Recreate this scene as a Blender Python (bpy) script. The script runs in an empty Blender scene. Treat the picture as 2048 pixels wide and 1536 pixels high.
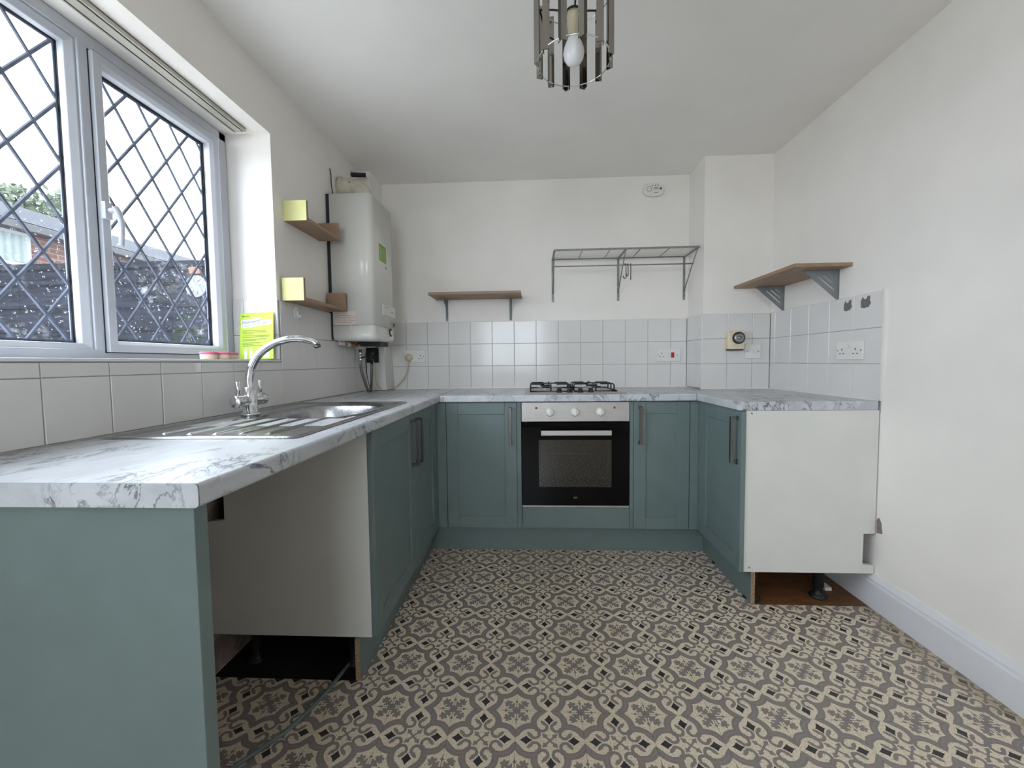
import bpy, bmesh, math, random
from mathutils import Vector, Matrix
random.seed(7)
S = bpy.context.scene
COL = S.collection
PI = math.pi

# ------------------------------------------------------------------ camera
F_PX, YAW, PITCH, ROLL, CAM_H = 826.12, 0.0491, 0.0531, -0.0114, 1.0937
def make_camera():
    cy, sy, cp, sp = math.cos(YAW), math.sin(YAW), math.cos(PITCH), math.sin(PITCH)
    f = Vector((-sy*cp, cy*cp, -sp)); r = Vector((cy, sy, 0)); u = r.cross(f)
    cr, sr = math.cos(ROLL), math.sin(ROLL)
    r2 = cr*r + sr*u; u2 = -sr*r + cr*u
    cd = bpy.data.cameras.new('camera'); cd.sensor_width = 36.0; cd.lens = 36.0*F_PX/2048
    cd.clip_start = 0.02; cd.clip_end = 200
    o = bpy.data.objects.new('camera', cd); COL.objects.link(o)
    m = Matrix((r2, u2, -f)).transposed().to_4x4(); m.translation = (0, 0, CAM_H)
    o.matrix_world = m
    S.camera = o
make_camera()

# ------------------------------------------------------------------ world, lights, exposure
W = bpy.data.worlds.new('overcast_sky'); S.world = W; W.use_nodes = True
bg = W.node_tree.nodes['Background']
bg.inputs['Color'].default_value = (0.85, 0.925, 1.0, 1); bg.inputs['Strength'].default_value = 8.2
S.view_settings.view_transform = 'Standard'; S.view_settings.look = 'None'
S.view_settings.exposure = 0.52; S.view_settings.gamma = 1.0; S.view_settings.use_curve_mapping = False
S.cycles.max_bounces = 8; S.cycles.diffuse_bounces = 5; S.cycles.transparent_max_bounces = 16
S.cycles.use_adaptive_sampling = True; S.cycles.adaptive_threshold = .03; S.cycles.glossy_bounces = 5; S.cycles.sample_clamp_indirect = 8.0
try:
    S.cycles.use_denoising = True; S.cycles.denoiser = 'OPENIMAGEDENOISE'
except Exception: pass
def portal(name, loc, rot, sx, sy):
    l = bpy.data.lights.new(name, 'AREA'); l.shape = 'RECTANGLE'; l.size = sx; l.size_y = sy
    l.cycles.is_portal = True
    o = bpy.data.objects.new(name, l); o.location = loc; o.rotation_euler = rot; COL.objects.link(o)
portal('daylight_kitchen_window', (-1.47, .75, 1.607), (0, -PI/2, 0), 0.98, 2.1)
portal('daylight_rear_glazing', (-.40, -2.57, 1.58), (PI/2, 0, 0), 1.4, 1.4)

# ------------------------------------------------------------------ helpers
WLOC = {}
def lin(h):
    h = h.lstrip('#'); out = []
    for i in (0, 2, 4):
        c = int(h[i:i+2], 16)/255
        out.append(c/12.92 if c <= .04045 else ((c+.055)/1.055)**2.4)
    return tuple(out) + (1,)
def tag(o, label=None, cat=None, group=None, kind=None):
    if label: o['label'] = label
    if cat: o['category'] = cat
    if group: o['group'] = group
    if kind: o['kind'] = kind
    return o
def empty(name, loc, label=None, cat=None, group=None, kind=None):
    o = bpy.data.objects.new(name, None); o.empty_display_size = .05; o.location = loc
    COL.objects.link(o); WLOC[o] = Vector(loc)
    return tag(o, label, cat, group, kind)
class MB:
    def __init__(s): s.v = []; s.f = []; s.sm = []
    def add(s, vs, fs, smooth=False):
        n = len(s.v); s.v += [tuple(p) for p in vs]
        for q in fs: s.f.append(tuple(i+n for i in q)); s.sm.append(smooth)
        return s
    def box(s, a, b):
        x0, x1 = sorted((a[0], b[0])); y0, y1 = sorted((a[1], b[1])); z0, z1 = sorted((a[2], b[2]))
        return s.add([(x0,y0,z0),(x1,y0,z0),(x1,y1,z0),(x0,y1,z0),(x0,y0,z1),(x1,y0,z1),(x1,y1,z1),(x0,y1,z1)],
                     [(0,3,2,1),(4,5,6,7),(0,1,5,4),(1,2,6,5),(2,3,7,6),(3,0,4,7)])
    def hexa(s, bot, top):
        return s.add(list(bot)+list(top), [(0,3,2,1),(4,5,6,7),(0,1,5,4),(1,2,6,5),(2,3,7,6),(3,0,4,7)])
    def prism(s, pts, axis, lo, hi, smooth=False):
        # pts in the two other axes in cyclic order (x:(y,z) y:(x,z) z:(x,y))
        def m(p, t):
            return {'x': (t, p[0], p[1]), 'y': (p[0], t, p[1]), 'z': (p[0], p[1], t)}[axis]
        n = len(pts); vs = [m(p, lo) for p in pts]+[m(p, hi) for p in pts]
        s.add(vs, [tuple(range(n))[::-1], tuple(range(n, 2*n))])
        k = len(s.v)-2*n
        for i in range(n):
            j = (i+1) % n; s.f.append((k+i, k+j, k+n+j, k+n+i)); s.sm.append(smooth)
        return s
    def tube(s, pts, r, n=10, closed=False, smooth_path=0, caps=True):
        P = [Vector(p) for p in pts]
        R = r if isinstance(r, (list, tuple)) else [r]*len(P)
        if smooth_path:
            Q = []; RR = []
            m = len(P)
            for i in range(m if closed else m-1):
                if closed: p0, p1, p2, p3 = P[i-1], P[i], P[(i+1) % m], P[(i+2) % m]; ra, rb = R[i], R[(i+1) % m]
                else: p0, p1, p2, p3 = P[max(i-1, 0)], P[i], P[i+1], P[min(i+2, m-1)]; ra, rb = R[i], R[i+1]
                for k in range(smooth_path):
                    t = k/smooth_path
                    Q.append(.5*((2*p1)+(p2-p0)*t+(2*p0-5*p1+4*p2-p3)*t*t+(3*p1-p0-3*p2+p3)*t**3)); RR.append(ra+(rb-ra)*t)
            if not closed: Q.append(P[-1]); RR.append(R[-1])
            P, R = Q, RR
        m = len(P); up = None; vs = []
        for i, p in enumerate(P):
            a = P[i-1] if (i or closed) else P[0]; b = P[(i+1) % m] if (i < m-1 or closed) else P[-1]
            t = (b-a).normalized()
            if up is None:
                up = t.cross(Vector((0, 0, 1)));
                if up.length < 1e-3: up = t.cross(Vector((0, 1, 0)))
                up.normalize()
            else:
                up = (up - t*up.dot(t));
                up.normalize()
            w = t.cross(up)
            for k in range(n):
                an = 2*PI*k/n; vs.append(p+(up*math.cos(an)+w*math.sin(an))*R[i])
        fs = []
        for i in range(m if closed else m-1):
            for k in range(n):
                j = (i+1) % m; fs.append((i*n+k, i*n+(k+1) % n, j*n+(k+1) % n, j*n+k))
        s.add(vs, fs, True)
        if caps and not closed:
            b = len(s.v)-m*n
            s.f.append(tuple(b+k for k in range(n))[::-1]); s.sm.append(False)
            s.f.append(tuple(b+(m-1)*n+k for k in range(n))); s.sm.append(False)
        return s
    def lathe(s, prof, c, axis=(0, 0, 1), n=24, smooth=True):
        ax = Vector(axis).normalized(); u = ax.orthogonal().normalized(); w = ax.cross(u); c = Vector(c)
        vs = []; fs = []; m = len(prof)
        for r, h in prof:
            for k in range(n):
                a = 2*PI*k/n; vs.append(c+ax*h+(u*math.cos(a)+w*math.sin(a))*max(r, 1e-5))
        for i in range(m-1):
            for k in range(n): fs.append((i*n+k, i*n+(k+1) % n, (i+1)*n+(k+1) % n, (i+1)*n+k))
        s.add(vs, fs, smooth)
        b = len(s.v)-m*n
        s.f.append(tuple(b+k for k in range(n))[::-1]); s.sm.append(False)
        s.f.append(tuple(b+(m-1)*n+k for k in range(n))); s.sm.append(False)
        return s
    def build(s, name, mat, parent=None, bevel=0, label=None, cat=None, group=None, kind=None, origin=None, seg=2):
        if parent is not None: org = WLOC[parent]
        elif origin is not None: org = Vector(origin)
        else:
            lo = [min(p[i] for p in s.v) for i in range(3)]; hi = [max(p[i] for p in s.v) for i in range(3)]
            org = Vector(((lo[0]+hi[0])/2, (lo[1]+hi[1])/2, lo[2]))
        me = bpy.data.meshes.new(name)
        me.from_pydata([tuple(Vector(p)-org) for p in s.v], [], s.f)
        me.polygons.foreach_set('use_smooth', s.sm)
        b = bmesh.new(); b.from_mesh(me); bmesh.ops.recalc_face_normals(b, faces=b.faces); b.to_mesh(me); b.free()
        me.materials.append(mat)
        o = bpy.data.objects.new(name, me); COL.objects.link(o)
        WLOC[o] = org.copy()
        if parent is not None: o.parent = parent
        else: o.location = org
        if bevel:
            bm = o.modifiers.new('edge', 'BEVEL'); bm.width = bevel; bm.segments = seg; bm.limit_method = 'ANGLE'; bm.angle_limit = math.radians(40)
            bm.harden_normals = False
        return tag(o, label, cat, group, kind)
def B(a, b): return MB().box(a, b)
def rrect(x0, y0, x1, y1, r, n=5):
    pts = []
    for cx, cy, a0 in ((x1-r, y1-r, 0), (x0+r, y1-r, PI/2), (x0+r, y0+r, PI), (x1-r, y0+r, 1.5*PI)):
        for k in range(n+1):
            a = a0+PI/2*k/n; pts.append((cx+r*math.cos(a), cy+r*math.sin(a)))
    return pts
def text_mesh(body, size, name, mat, parent, to_world, extrude=0.0):
    cu = bpy.data.curves.new('tmp', 'FONT'); cu.body = body; cu.size = size; cu.extrude = extrude
    o = bpy.data.objects.new('tmp', cu); COL.objects.link(o)
    dg = bpy.context.evaluated_depsgraph_get()
    me = bpy.data.meshes.new_from_object(o.evaluated_get(dg))
    bpy.data.objects.remove(o); bpy.data.curves.remove(cu)
    m = MB(); m.add([to_world(*v.co[:]) for v in me.vertices], [tuple(p.vertices) for p in me.polygons])
    bpy.data.meshes.remove(me)
    return m.build(name, mat, parent)

# ------------------------------------------------------------------ node expressions
class X:
    nt = None
    def __init__(s, v): s.v = v
    @staticmethod
    def op(o, *a):
        n = X.nt.nodes.new('ShaderNodeMath'); n.operation = o
        for i, q in enumerate(a):
            q = q.v if isinstance(q, X) else q
            if isinstance(q, (int, float)): n.inputs[i].default_value = q
            else: X.nt.links.new(q, n.inputs[i])
        return X(n.outputs[0])
    def __add__(s, o): return X.op('ADD', s, o)
    __radd__ = __add__
    def __sub__(s, o): return X.op('SUBTRACT', s, o)
    def __rsub__(s, o): return X.op('SUBTRACT', o, s)
    def __mul__(s, o): return X.op('MULTIPLY', s, o)
    __rmul__ = __mul__
    def __truediv__(s, o): return X.op('DIVIDE', s, o)
    def __lt__(s, o): return X.op('LESS_THAN', s, o)
    def __gt__(s, o): return X.op('GREATER_THAN', s, o)
    def __and__(s, o): return X.op('MULTIPLY', s, o)
    def __or__(s, o): return X.op('MAXIMUM', s, o)
    def __invert__(s): return X.op('SUBTRACT', 1.0, s)
    def abs(s): return X.op('ABSOLUTE', s)
    def pw(s, e): return X.op('POWER', s, e)
def hyp(a, b): return X.op('SQRT', a*a+b*b)

# ------------------------------------------------------------------ materials
def nmat(name):
    m = bpy.data.materials.new(name); m.use_nodes = True
    nt = m.node_tree; p = nt.nodes['Principled BSDF']
    return m, nt, p
def mixc(nt, fac, a, b):
    n = nt.nodes.new('ShaderNodeMix'); n.data_type = 'RGBA'
    for sock, v in ((n.inputs['Factor'], fac), (n.inputs['A'], a), (n.inputs['B'], b)):
        if isinstance(v, X): v = v.v
        if isinstance(v, (tuple, float, int)): sock.default_value = v
        else: nt.links.new(v, sock)
    return n.outputs['Result']
def noise(nt, scale, detail=3, rough=.5, dist=0, vec=None):
    n = nt.nodes.new('ShaderNodeTexNoise'); n.inputs['Scale'].default_value = scale; n.inputs['Detail'].default_value = detail
    n.inputs['Roughness'].default_value = rough; n.inputs['Distortion'].default_value = dist
    if vec is None:
        g = nt.nodes.new('ShaderNodeNewGeometry'); vec = g.outputs['Position']
    nt.links.new(vec, n.inputs['Vector'])
    return n
def ramp(nt, src, stops):
    r = nt.nodes.new('ShaderNodeValToRGB'); e = r.color_ramp.elements
    while len(e) < len(stops): e.new(.5)
    for k, (p, c) in enumerate(stops): e[k].position = p; e[k].color = c if isinstance(c, tuple) else (c, c, c, 1)
    nt.links.new(src, r.inputs['Fac']); return r.outputs['Color']
def bump(nt, p, height, strength=.1, dist=.002):
    b = nt.nodes.new('ShaderNodeBump'); b.inputs['Strength'].default_value = strength; b.inputs['Distance'].default_value = dist
    nt.links.new(height, b.inputs['Height']); nt.links.new(b.outputs['Normal'], p.inputs['Normal'])
def mat(name, c, rough=.5, metal=0, var=.06, scale=6, bmp=0, bscale=60, spec=.5, stretch=None, coat=0):
    m, nt, p = nmat(name); c = lin(c)
    vec = None
    if stretch:
        g = nt.nodes.new('ShaderNodeNewGeometry'); mp = nt.nodes.new('ShaderNodeMapping'); mp.inputs['Scale'].default_value = stretch
        nt.links.new(g.outputs['Position'], mp.inputs['Vector']); vec = mp.outputs['Vector']
    n = noise(nt, scale, 2, .6, 0, vec)
    d = tuple(max(0, q*(1-2.2*var)) for q in c[:3])+(1,); l = tuple(min(1, q*(1+var)) for q in c[:3])+(1,)
    nt.links.new(ramp(nt, n.outputs['Fac'], [(.28, d), (.72, l)]), p.inputs['Base Color'])
    p.inputs['Roughness'].default_value = rough; p.inputs['Metallic'].default_value = metal
    p.inputs['Specular IOR Level'].default_value = spec; p.inputs['Coat Weight'].default_value = coat
    if bmp:
        n2 = noise(nt, bscale, 1, .6, 0, vec); bump(nt, p, n2.outputs['Fac'], bmp)
    return m
M = {}
M['wall'] = mat('white_paint', '#efeae4', .75, var=.02, scale=3, bmp=.12, bscale=220)
M['ceiling'] = mat('ceiling_paint', '#f5f2ee', .8, var=.02, scale=2, bmp=.1, bscale=160)
M['tile'] = mat('white_glazed_tile', '#dedbd8', .14, var=.015, scale=5, bmp=.04, bscale=9, spec=.4)
M['grout'] = mat('grey_grout', '#a9a6a0', .9, var=.1, scale=30)
M['green'] = mat('sage_green_paint', '#6c7b7a', .48, var=.03, scale=9, bmp=.03, bscale=400)
M['white_board'] = mat('white_melamine', '#dcdbd5', .45, var=.02, scale=5)
M['chip'] = mat('chipboard_edge', '#a48b6b', .9, var=.25, scale=160)
M['pvc'] = mat('white_upvc', '#c2c5cd', .35, var=.02, scale=4)
M['gasket'] = mat('black_gasket', '#1d1d20', .7)
M['lead'] = mat('grey_lead', '#767d90', .6, metal=0, var=.15, scale=25, bmp=.2, bscale=80)
M['skirt'] = mat('skirting_gloss', '#e2e2e6', .4, var=.015, scale=6)
M['chrome'] = mat('chrome', '#dfe0e2', .06, metal=1, var=.0)
M['steel'] = mat('brushed_steel', '#bdb9b6', .42, metal=.75, var=.06, scale=14, stretch=(1, 1, 22))
M['sinksteel'] = mat('sink_steel', '#a9aaac', .25, metal=1, var=.08, scale=35, bmp=.25, bscale=150)
M['hsteel'] = mat('handle_steel', '#75726f', .32, metal=1, var=.04, scale=30)
M['black'] = mat('black_enamel', '#151517', .35, var=.1)
M['blackpl'] = mat('black_plastic', '#1c1d20', .5, var=.1)
M['whitepl'] = mat('white_plastic', '#e4e2dd', .35, var=.02)
M['boiler'] = mat('boiler_enamel', '#dedcd4', .13, var=.02, scale=4)
M['rail'] = mat('aluminium_rail', '#b9b5aa', .45, metal=.3, var=.05)
M['cream'] = mat('aged_cream_plastic', '#e4d6b8', .4, var=.06, scale=20)
M['flue'] = mat('flue_plastic', '#cbc4b2', .5, var=.1, scale=18)
M['rackmetal'] = mat('galvanised_wire', '#8f8f8d', .45, metal=.3, var=.12, scale=40)
M['bracket'] = mat('grey_bracket', '#86898b', .5, metal=.1, var=.06)
M['wirelight'] = mat('pale_wire', '#cfcdc8', .45, metal=.2, var=.05)
M['hook'] = mat('hook_wire', '#5d5e60', .35, metal=.7)
M['yellow'] = mat('pale_yellow_paint', '#d9d695', .6, var=.04, scale=12)
M['dark'] = mat('subfloor_painted_shade', '#171310', .95, var=.3, scale=14)
M['plaster'] = mat('bare_plaster', '#9c8c83', .95, var=.2, scale=20, bmp=.4, bscale=40)
M['hose'] = mat('braided_hose', '#777776', .4, metal=.7, var=.3, scale=260)
M['copper'] = mat('copper_pipe', '#b9854f', .4, metal=.7, var=.15, scale=40)
M['tape'] = mat('white_tape', '#cfcac2', .8, var=.12, scale=50)
M['cablew'] = mat('beige_cable', '#c9b79c', .55, var=.05)
M['cableg'] = mat('grey_cable', '#6e7a7a', .5, var=.06)
M['red'] = mat('red_plastic', '#c0272d', .35)
M['redlamp'] = mat('red_indicator', '#7d1424', .25)
M['amber'] = mat('amber_indicator', '#a4421e', .25)
M['leaf'] = mat('leaflet_green', '#b3d32e', .45, var=.02)
M['leafwhite'] = mat('leaflet_white', '#eef1f4', .5, var=.01)
M['ink'] = mat('leaflet_ink', '#4c5360', .6)
M['inkgreen'] = mat('leaflet_dark_green_ink', '#5d7a1f', .6)
M['wax'] = mat('pale_wax', '#eed3bd', .5, var=.04)
M['pink'] = mat('pink_lid', '#ee6f9c', .4, var=.03)
M['greenlabel'] = mat('green_sticker', '#7fa83c', .45, var=.12, scale=60)
M['greenlabel2'] = mat('pale_green_print', '#b7cf8b', .5)
M['label'] = mat('faded_sticker', '#d8cbbf', .6, var=.04, scale=60)
M['labelink'] = mat('faded_print', '#a58a7c', .7)
M['greyink'] = mat('dark_grey_print', '#55514c', .6)
M['adhesive'] = mat('grey_adhesive', '#77746f', .8, var=.1, scale=60)
M['card'] = mat('grey_card', '#a9a8a4', .7, var=.08, scale=40)
M['ivory'] = mat('ivory_plastic', '#d2c6a8', .4)
M['ringsteel'] = mat('timer_ring', '#9a9a98', .3, metal=.8)
M['fence'] = mat('blue_grey_fence_stain', '#191b23', .95, var=.35, scale=3, bmp=.1, bscale=30, stretch=(1, 6, 14), spec=.1)
M['houseframe'] = mat('white_fascia', '#6f7275', .6, spec=.1)
M['plaque'] = mat('weathered_metal', '#6a6d72', .6, var=.2, scale=40, spec=.2)
M['ground'] = mat('concrete_paving', '#c2c0ba', .9, var=.1, scale=4)
M['bark'] = mat('tree_bark', '#5a5046', .9, var=.2)
M['terracotta'] = mat('orange_clay', '#6a4030', .8)

def wood(name, a, b, stretch):
    m, nt, p = nmat(name)
    g = nt.nodes.new('ShaderNodeNewGeometry'); mp = nt.nodes.new('ShaderNodeMapping'); mp.inputs['Scale'].default_value = stretch
    nt.links.new(g.outputs['Position'], mp.inputs['Vector'])
    n = noise(nt, 3, 6, .65, 1.2, mp.outputs['Vector']); n2 = noise(nt, 14, 3, .5, 0, mp.outputs['Vector'])
    c = ramp(nt, n.outputs['Fac'], [(.3, lin(a)), (.7, lin(b))])
    c = mixc(nt, X2(nt, n2.outputs['Fac'], .45), c, lin(a))
    nt.links.new(c, p.inputs['Base Color']); p.inputs['Roughness'].default_value = .5
    bump(nt, p, n2.outputs['Fac'], .08)
    return m
def X2(nt, s, k):
    n = nt.nodes.new('ShaderNodeMath'); n.operation = 'MULTIPLY'; n.inputs[1].default_value = k; nt.links.new(s, n.inputs[0]); return n.outputs[0]
M['oak'] = wood('oak_along_x', '#8b7058', '#a78b6e', (2, 14, 40))
M['oaky'] = wood('oak_along_y', '#8b7058', '#a78b6e', (14, 2, 40))
M['subwood'] = wood('plywood_subfloor', '#5a3a22', '#8a5c36', (3, 16, 20))

def marble():
    m, nt, p = nmat('marble_laminate')
    g = nt.nodes.new('ShaderNodeNewGeometry'); mp = nt.nodes.new('ShaderNodeMapping')
    mp.inputs['Rotation'].default_value = (0.25, .35, .6); mp.inputs['Scale'].default_value = (1.9, .8, 1.3)
    nt.links.new(g.outputs['Position'], mp.inputs['Vector']); v = mp.outputs['Vector']
    X.nt = nt
    def vein(scale, width, dist, detail):
        n = noise(nt, scale, detail, .62, dist, v)
        a = (X(n.outputs['Fac'])-.5).abs()
        return X.op('SUBTRACT', 1.0, X.op('MINIMUM', a/width, 1.0))
    a = vein(5.0, .026, 1.2, 6); b = vein(11.0, .034, .9, 5)
    mk = noise(nt, 3.2, 3, .5, .4, v)
    k = X.op('MULTIPLY', X.op('SUBTRACT', X(mk.outputs['Fac']), .40), 5.5)
    k = X.op('MAXIMUM', X.op('MINIMUM', k, 1.0), 0.06)
    mk2 = noise(nt, 6.0, 2, .5, 0, v)
    k2 = X.op('MAXIMUM', X.op('MINIMUM', (X(mk2.outputs['Fac'])-.5)*6, 1.0), 0.0)
    f = X.op('MINIMUM', a.pw(1.2)*k*.95 + b.pw(1.4)*k2*k*.8, .95)
    cl = noise(nt, 5.0, 4, .6, .5, v)
    base = ramp(nt, cl.outputs['Fac'], [(.3, lin('#b2b5ba')), (.6, lin('#c9cbcf'))])
    c = mixc(nt, f, base, lin('#4a505c'))
    nt.links.new(c, p.inputs['Base Color']); p.inputs['Roughness'].default_value = .33
    return m
M['marble'] = marble()

TX0, TY0, TP = -0.0581, 1.2405, 0.2
def vinyl():
    m, nt, p = nmat('patterned_vinyl'); X.nt = nt
    g = nt.nodes.new('ShaderNodeNewGeometry'); sp = nt.nodes.new('ShaderNodeSeparateXYZ'); nt.links.new(g.outputs['Position'], sp.inputs[0])
    wob = noise(nt, 60, 0, .5); w = (X(wob.outputs['Fac'])-.5)*.02
    px = X(sp.outputs['X']); py = X(sp.outputs['Y'])
    fr = lambda q: X.op('FLOORED_MODULO', q, 1.0)
    a = ((fr((px-TX0)/TP)-.5)*2).abs(); b = ((fr((py-TY0)/TP)-.5)*2).abs()
    x = X.op('MAXIMUM', a, b)+w; y = X.op('MINIMUM', a, b)+w
    d = hyp(x-.56, y-.03)
    lens = (d < .338) | ((x > .8) & (y < (1-x)*1.08+.045))
    band = (d < .535) & ~lens & (y > (.51-x*.6))
    dx = x-.44; dy = y-.21; e = hyp(dx, dy)
    ring = (e < .184) & (e > .092) & ((dx < -.01) | (dy < dx*-1.2))
    hx = x-.565; hy = y-.16
    hp = hx*.75+hy*.66; hq = hy*.75-hx*.66
    head = (hyp(hp/.088, hq/.058) < 1.0) | (hyp((x-.622)/.042, (y-.222)/.038) < 1.0)
    cr = ((x-y) < .042) & ((x+y) < .27)
    ch = (((x-.15).abs() < .052) & ((y-.128).abs() < .046)) | (hyp(x-.19, y-.19) < .036)
    q1 = 1-x; q2 = 1-y
    stem = ((q2-q1) < .07) & ((q1+q2) < .5)
    tip = (hyp(q1-.27, q2-.27) < .074) | (hyp(q1-.19, q2-.31) < .054) | (hyp(q1-.28, q2-.355) < .038)
    lob = (hyp(q1-.11, q2-.19) < .056) | (hyp(q1-.085, q2-.25) < .030) | ((q1+q2) < .15)
    ax = (q1 < (1-((q2-.33).abs())/.06)*.06) | ((q1 < .011) & (q2 < .46))
    gray = band | ring | head | cr | ch | stem | tip | lob | ax
    blk = (((x-.69).abs()/.185).pw(.84) + (y/.148).pw(.84)) < 1.0
    n1 = noise(nt, 9, 3, .65); n2 = noise(nt, 240, 0, .5); n3 = noise(nt, 34, 3, .7)
    cream = mixc(nt, X(n3.outputs['Fac'])*.55, lin('#eedfc8'), lin('#c8b79e'))
    gry = mixc(nt, X(n1.outputs['Fac']), lin('#948782'), lin('#847d79'))
    gry = mixc(nt, (d > .41) & (d < .455) & band & X(n3.outputs['Fac'])*.6, gry, lin('#a39893'))
    c = mixc(nt, gray, cream, gry); c = mixc(nt, blk, c, lin('#2b2b30'))
    # brown damp stain along the right skirting
    st = X.op('MINIMUM', X.op('MAXIMUM', (px-1.36)*9+(X(n1.outputs['Fac'])-.5)*2.6, 0.0), 1.0) & (py > 1.2)
    c = mixc(nt, st*.6, c, lin('#7d6a4c'))
    c = mixc(nt, X.op('MAXIMUM', X(n2.outputs['Fac'])-.45, 0.0)*1.2, c, lin('#6b6154'))
    nt.links.new(c, p.inputs['Base Color']); p.inputs['Roughness'].default_value = .42
    bump(nt, p, n2.outputs['Fac'], .05, .001)
    return m
M['vinyl'] = vinyl()

def clear_glass(name, tint=(1, 1, 1, 1), dirt=0.0, refl=.0):
    m = bpy.data.materials.new(name); m.use_nodes = True; nt = m.node_tree; nt.nodes.clear()
    out = nt.nodes.new('ShaderNodeOutputMaterial'); tr = nt.nodes.new('ShaderNodeBsdfTransparent'); tr.inputs[0].default_value = tint
    gl = nt.nodes.new('ShaderNodeBsdfGlossy'); gl.inputs['Roughness'].default_value = .02
    fr = nt.nodes.new('ShaderNodeFresnel'); fr.inputs[0].default_value = 1.45
    gm = nt.nodes.new('ShaderNodeNewGeometry'); X.nt = nt
    ff = (X(fr.outputs[0])+refl)*(1-X(gm.outputs['Backfacing']))
    mx = nt.nodes.new('ShaderNodeMixShader'); nt.links.new(ff.v, mx.inputs[0]); nt.links.new(tr.outputs[0], mx.inputs[1]); nt.links.new(gl.outputs[0], mx.inputs[2])
    last = mx.outputs[0]
    if dirt:
        X.nt = nt
        n1 = noise(nt, 90, 3, .7); n2 = noise(nt, 6, 3, .6); n3 = noise(nt, 28, 5, .8)
        spots = X.op('MAXIMUM', X(n1.outputs['Fac'])-.64, 0.0)*14
        film = X.op('MAXIMUM', X(n2.outputs['Fac'])-.5, 0.0)*X.op('MAXIMUM', X(n3.outputs['Fac'])-.5, 0.0)*10
        f = X.op('MINIMUM', (spots+film)*dirt+.004, .85)
        tl = nt.nodes.new('ShaderNodeBsdfTranslucent'); tl.inputs[0].default_value = (.85, .88, .95, 1)
        m2 = nt.nodes.new('ShaderNodeMixShader'); nt.links.new(f.v, m2.inputs[0]); nt.links.new(last, m2.inputs[1]); nt.links.new(tl.outputs[0], m2.inputs[2]); last = m2.outputs[0]
    nt.links.new(last, out.inputs[0]); return m
M['glass'] = clear_glass('dusty_window_glass', (.97, .985, 1, 1), .34)
M['glassrear'] = clear_glass('clear_glazing', (.97, .99, 1, 1))
M['ovenglass'] = clear_glass('dark_oven_glass', (.3, .33, .32, 1), 0, .08)
M['blackglass'] = mat('black_glass', '#050507', .04, var=0, spec=.2)
m_, nt_, p_ = nmat('opal_bulb'); p_.inputs['Base Color'].default_value = (.88, .88, .9, 1); p_.inputs['Roughness'].default_value = .2
p_.inputs['Subsurface Weight'].default_value = .3; p_.inputs['Subsurface Radius'].default_value = (.02, .02, .02); M['bulb'] = m_
# chrome strips of the pendant: half mirrored acrylic
M['strip'] = mat('mirror_strip', '#98938d', .06, metal=1, var=0)
m_, nt_, p_ = nmat('brick_wall')
g_ = nt_.nodes.new('ShaderNodeNewGeometry'); mp_ = nt_.nodes.new('ShaderNodeMapping'); mp_.inputs['Rotation'].default_value = (0, 0, 0)
sx_ = nt_.nodes.new('ShaderNodeSeparateXYZ'); cx_ = nt_.nodes.new('ShaderNodeCombineXYZ')
nt_.links.new(g_.outputs['Position'], sx_.inputs[0]); nt_.links.new(sx_.outputs['Y'], cx_.inputs[0]); nt_.links.new(sx_.outputs['Z'], cx_.inputs[1])
br_ = nt_.nodes.new('ShaderNodeTexBrick'); br_.inputs['Scale'].default_value = 1; br_.inputs['Brick Width'].default_value = .225; br_.inputs['Row Height'].default_value = .075; br_.inputs['Mortar Size'].default_value = .006
br_.inputs['Color1'].default_value = lin('#4d352e'); br_.inputs['Color2'].default_value = lin('#402e2a'); br_.inputs['Mortar'].default_value = lin('#56504c')
nt_.links.new(cx_.outputs[0], br_.inputs['Vector']); nt_.links.new(br_.outputs['Color'], p_.inputs['Base Color']); p_.inputs['Roughness'].default_value = .9; p_.inputs['Specular IOR Level'].default_value = .1; M['brick'] = m_
m_, nt_, p_ = nmat('slate_roof')
g_ = nt_.nodes.new('ShaderNodeNewGeometry'); wv_ = nt_.nodes.new('ShaderNodeTexWave'); wv_.bands_direction = 'Z'; wv_.inputs['Scale'].default_value = 5.0; wv_.inputs['Distortion'].default_value = .6
nt_.links.new(g_.outputs['Position'], wv_.inputs['Vector'])
nt_.links.new(ramp(nt_, wv_.outputs['Fac'], [(.3, lin('#060709')), (.8, lin('#34363d'))]), p_.inputs['Base Color']); p_.inputs['Roughness'].default_value = .8; p_.inputs['Specular IOR Level'].default_value = .1; M['roof'] = m_
m_, nt_, p_ = nmat('pale_green_blind')
g_ = nt_.nodes.new('ShaderNodeNewGeometry'); wv_ = nt_.nodes.new('ShaderNodeTexWave'); wv_.bands_direction = 'Y'; wv_.inputs['Scale'].default_value = 3.5
nt_.links.new(g_.outputs['Position'], wv_.inputs['Vector'])
nt_.links.new(ramp(nt_, wv_.outputs['Fac'], [(.2, lin('#3a4342')), (.8, lin('#485250'))]), p_.inputs['Base Color']); M['blind'] = m_
M['foliage'] = mat('tree_leaves', '#4a5540', .7, var=.3, scale=4)

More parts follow.
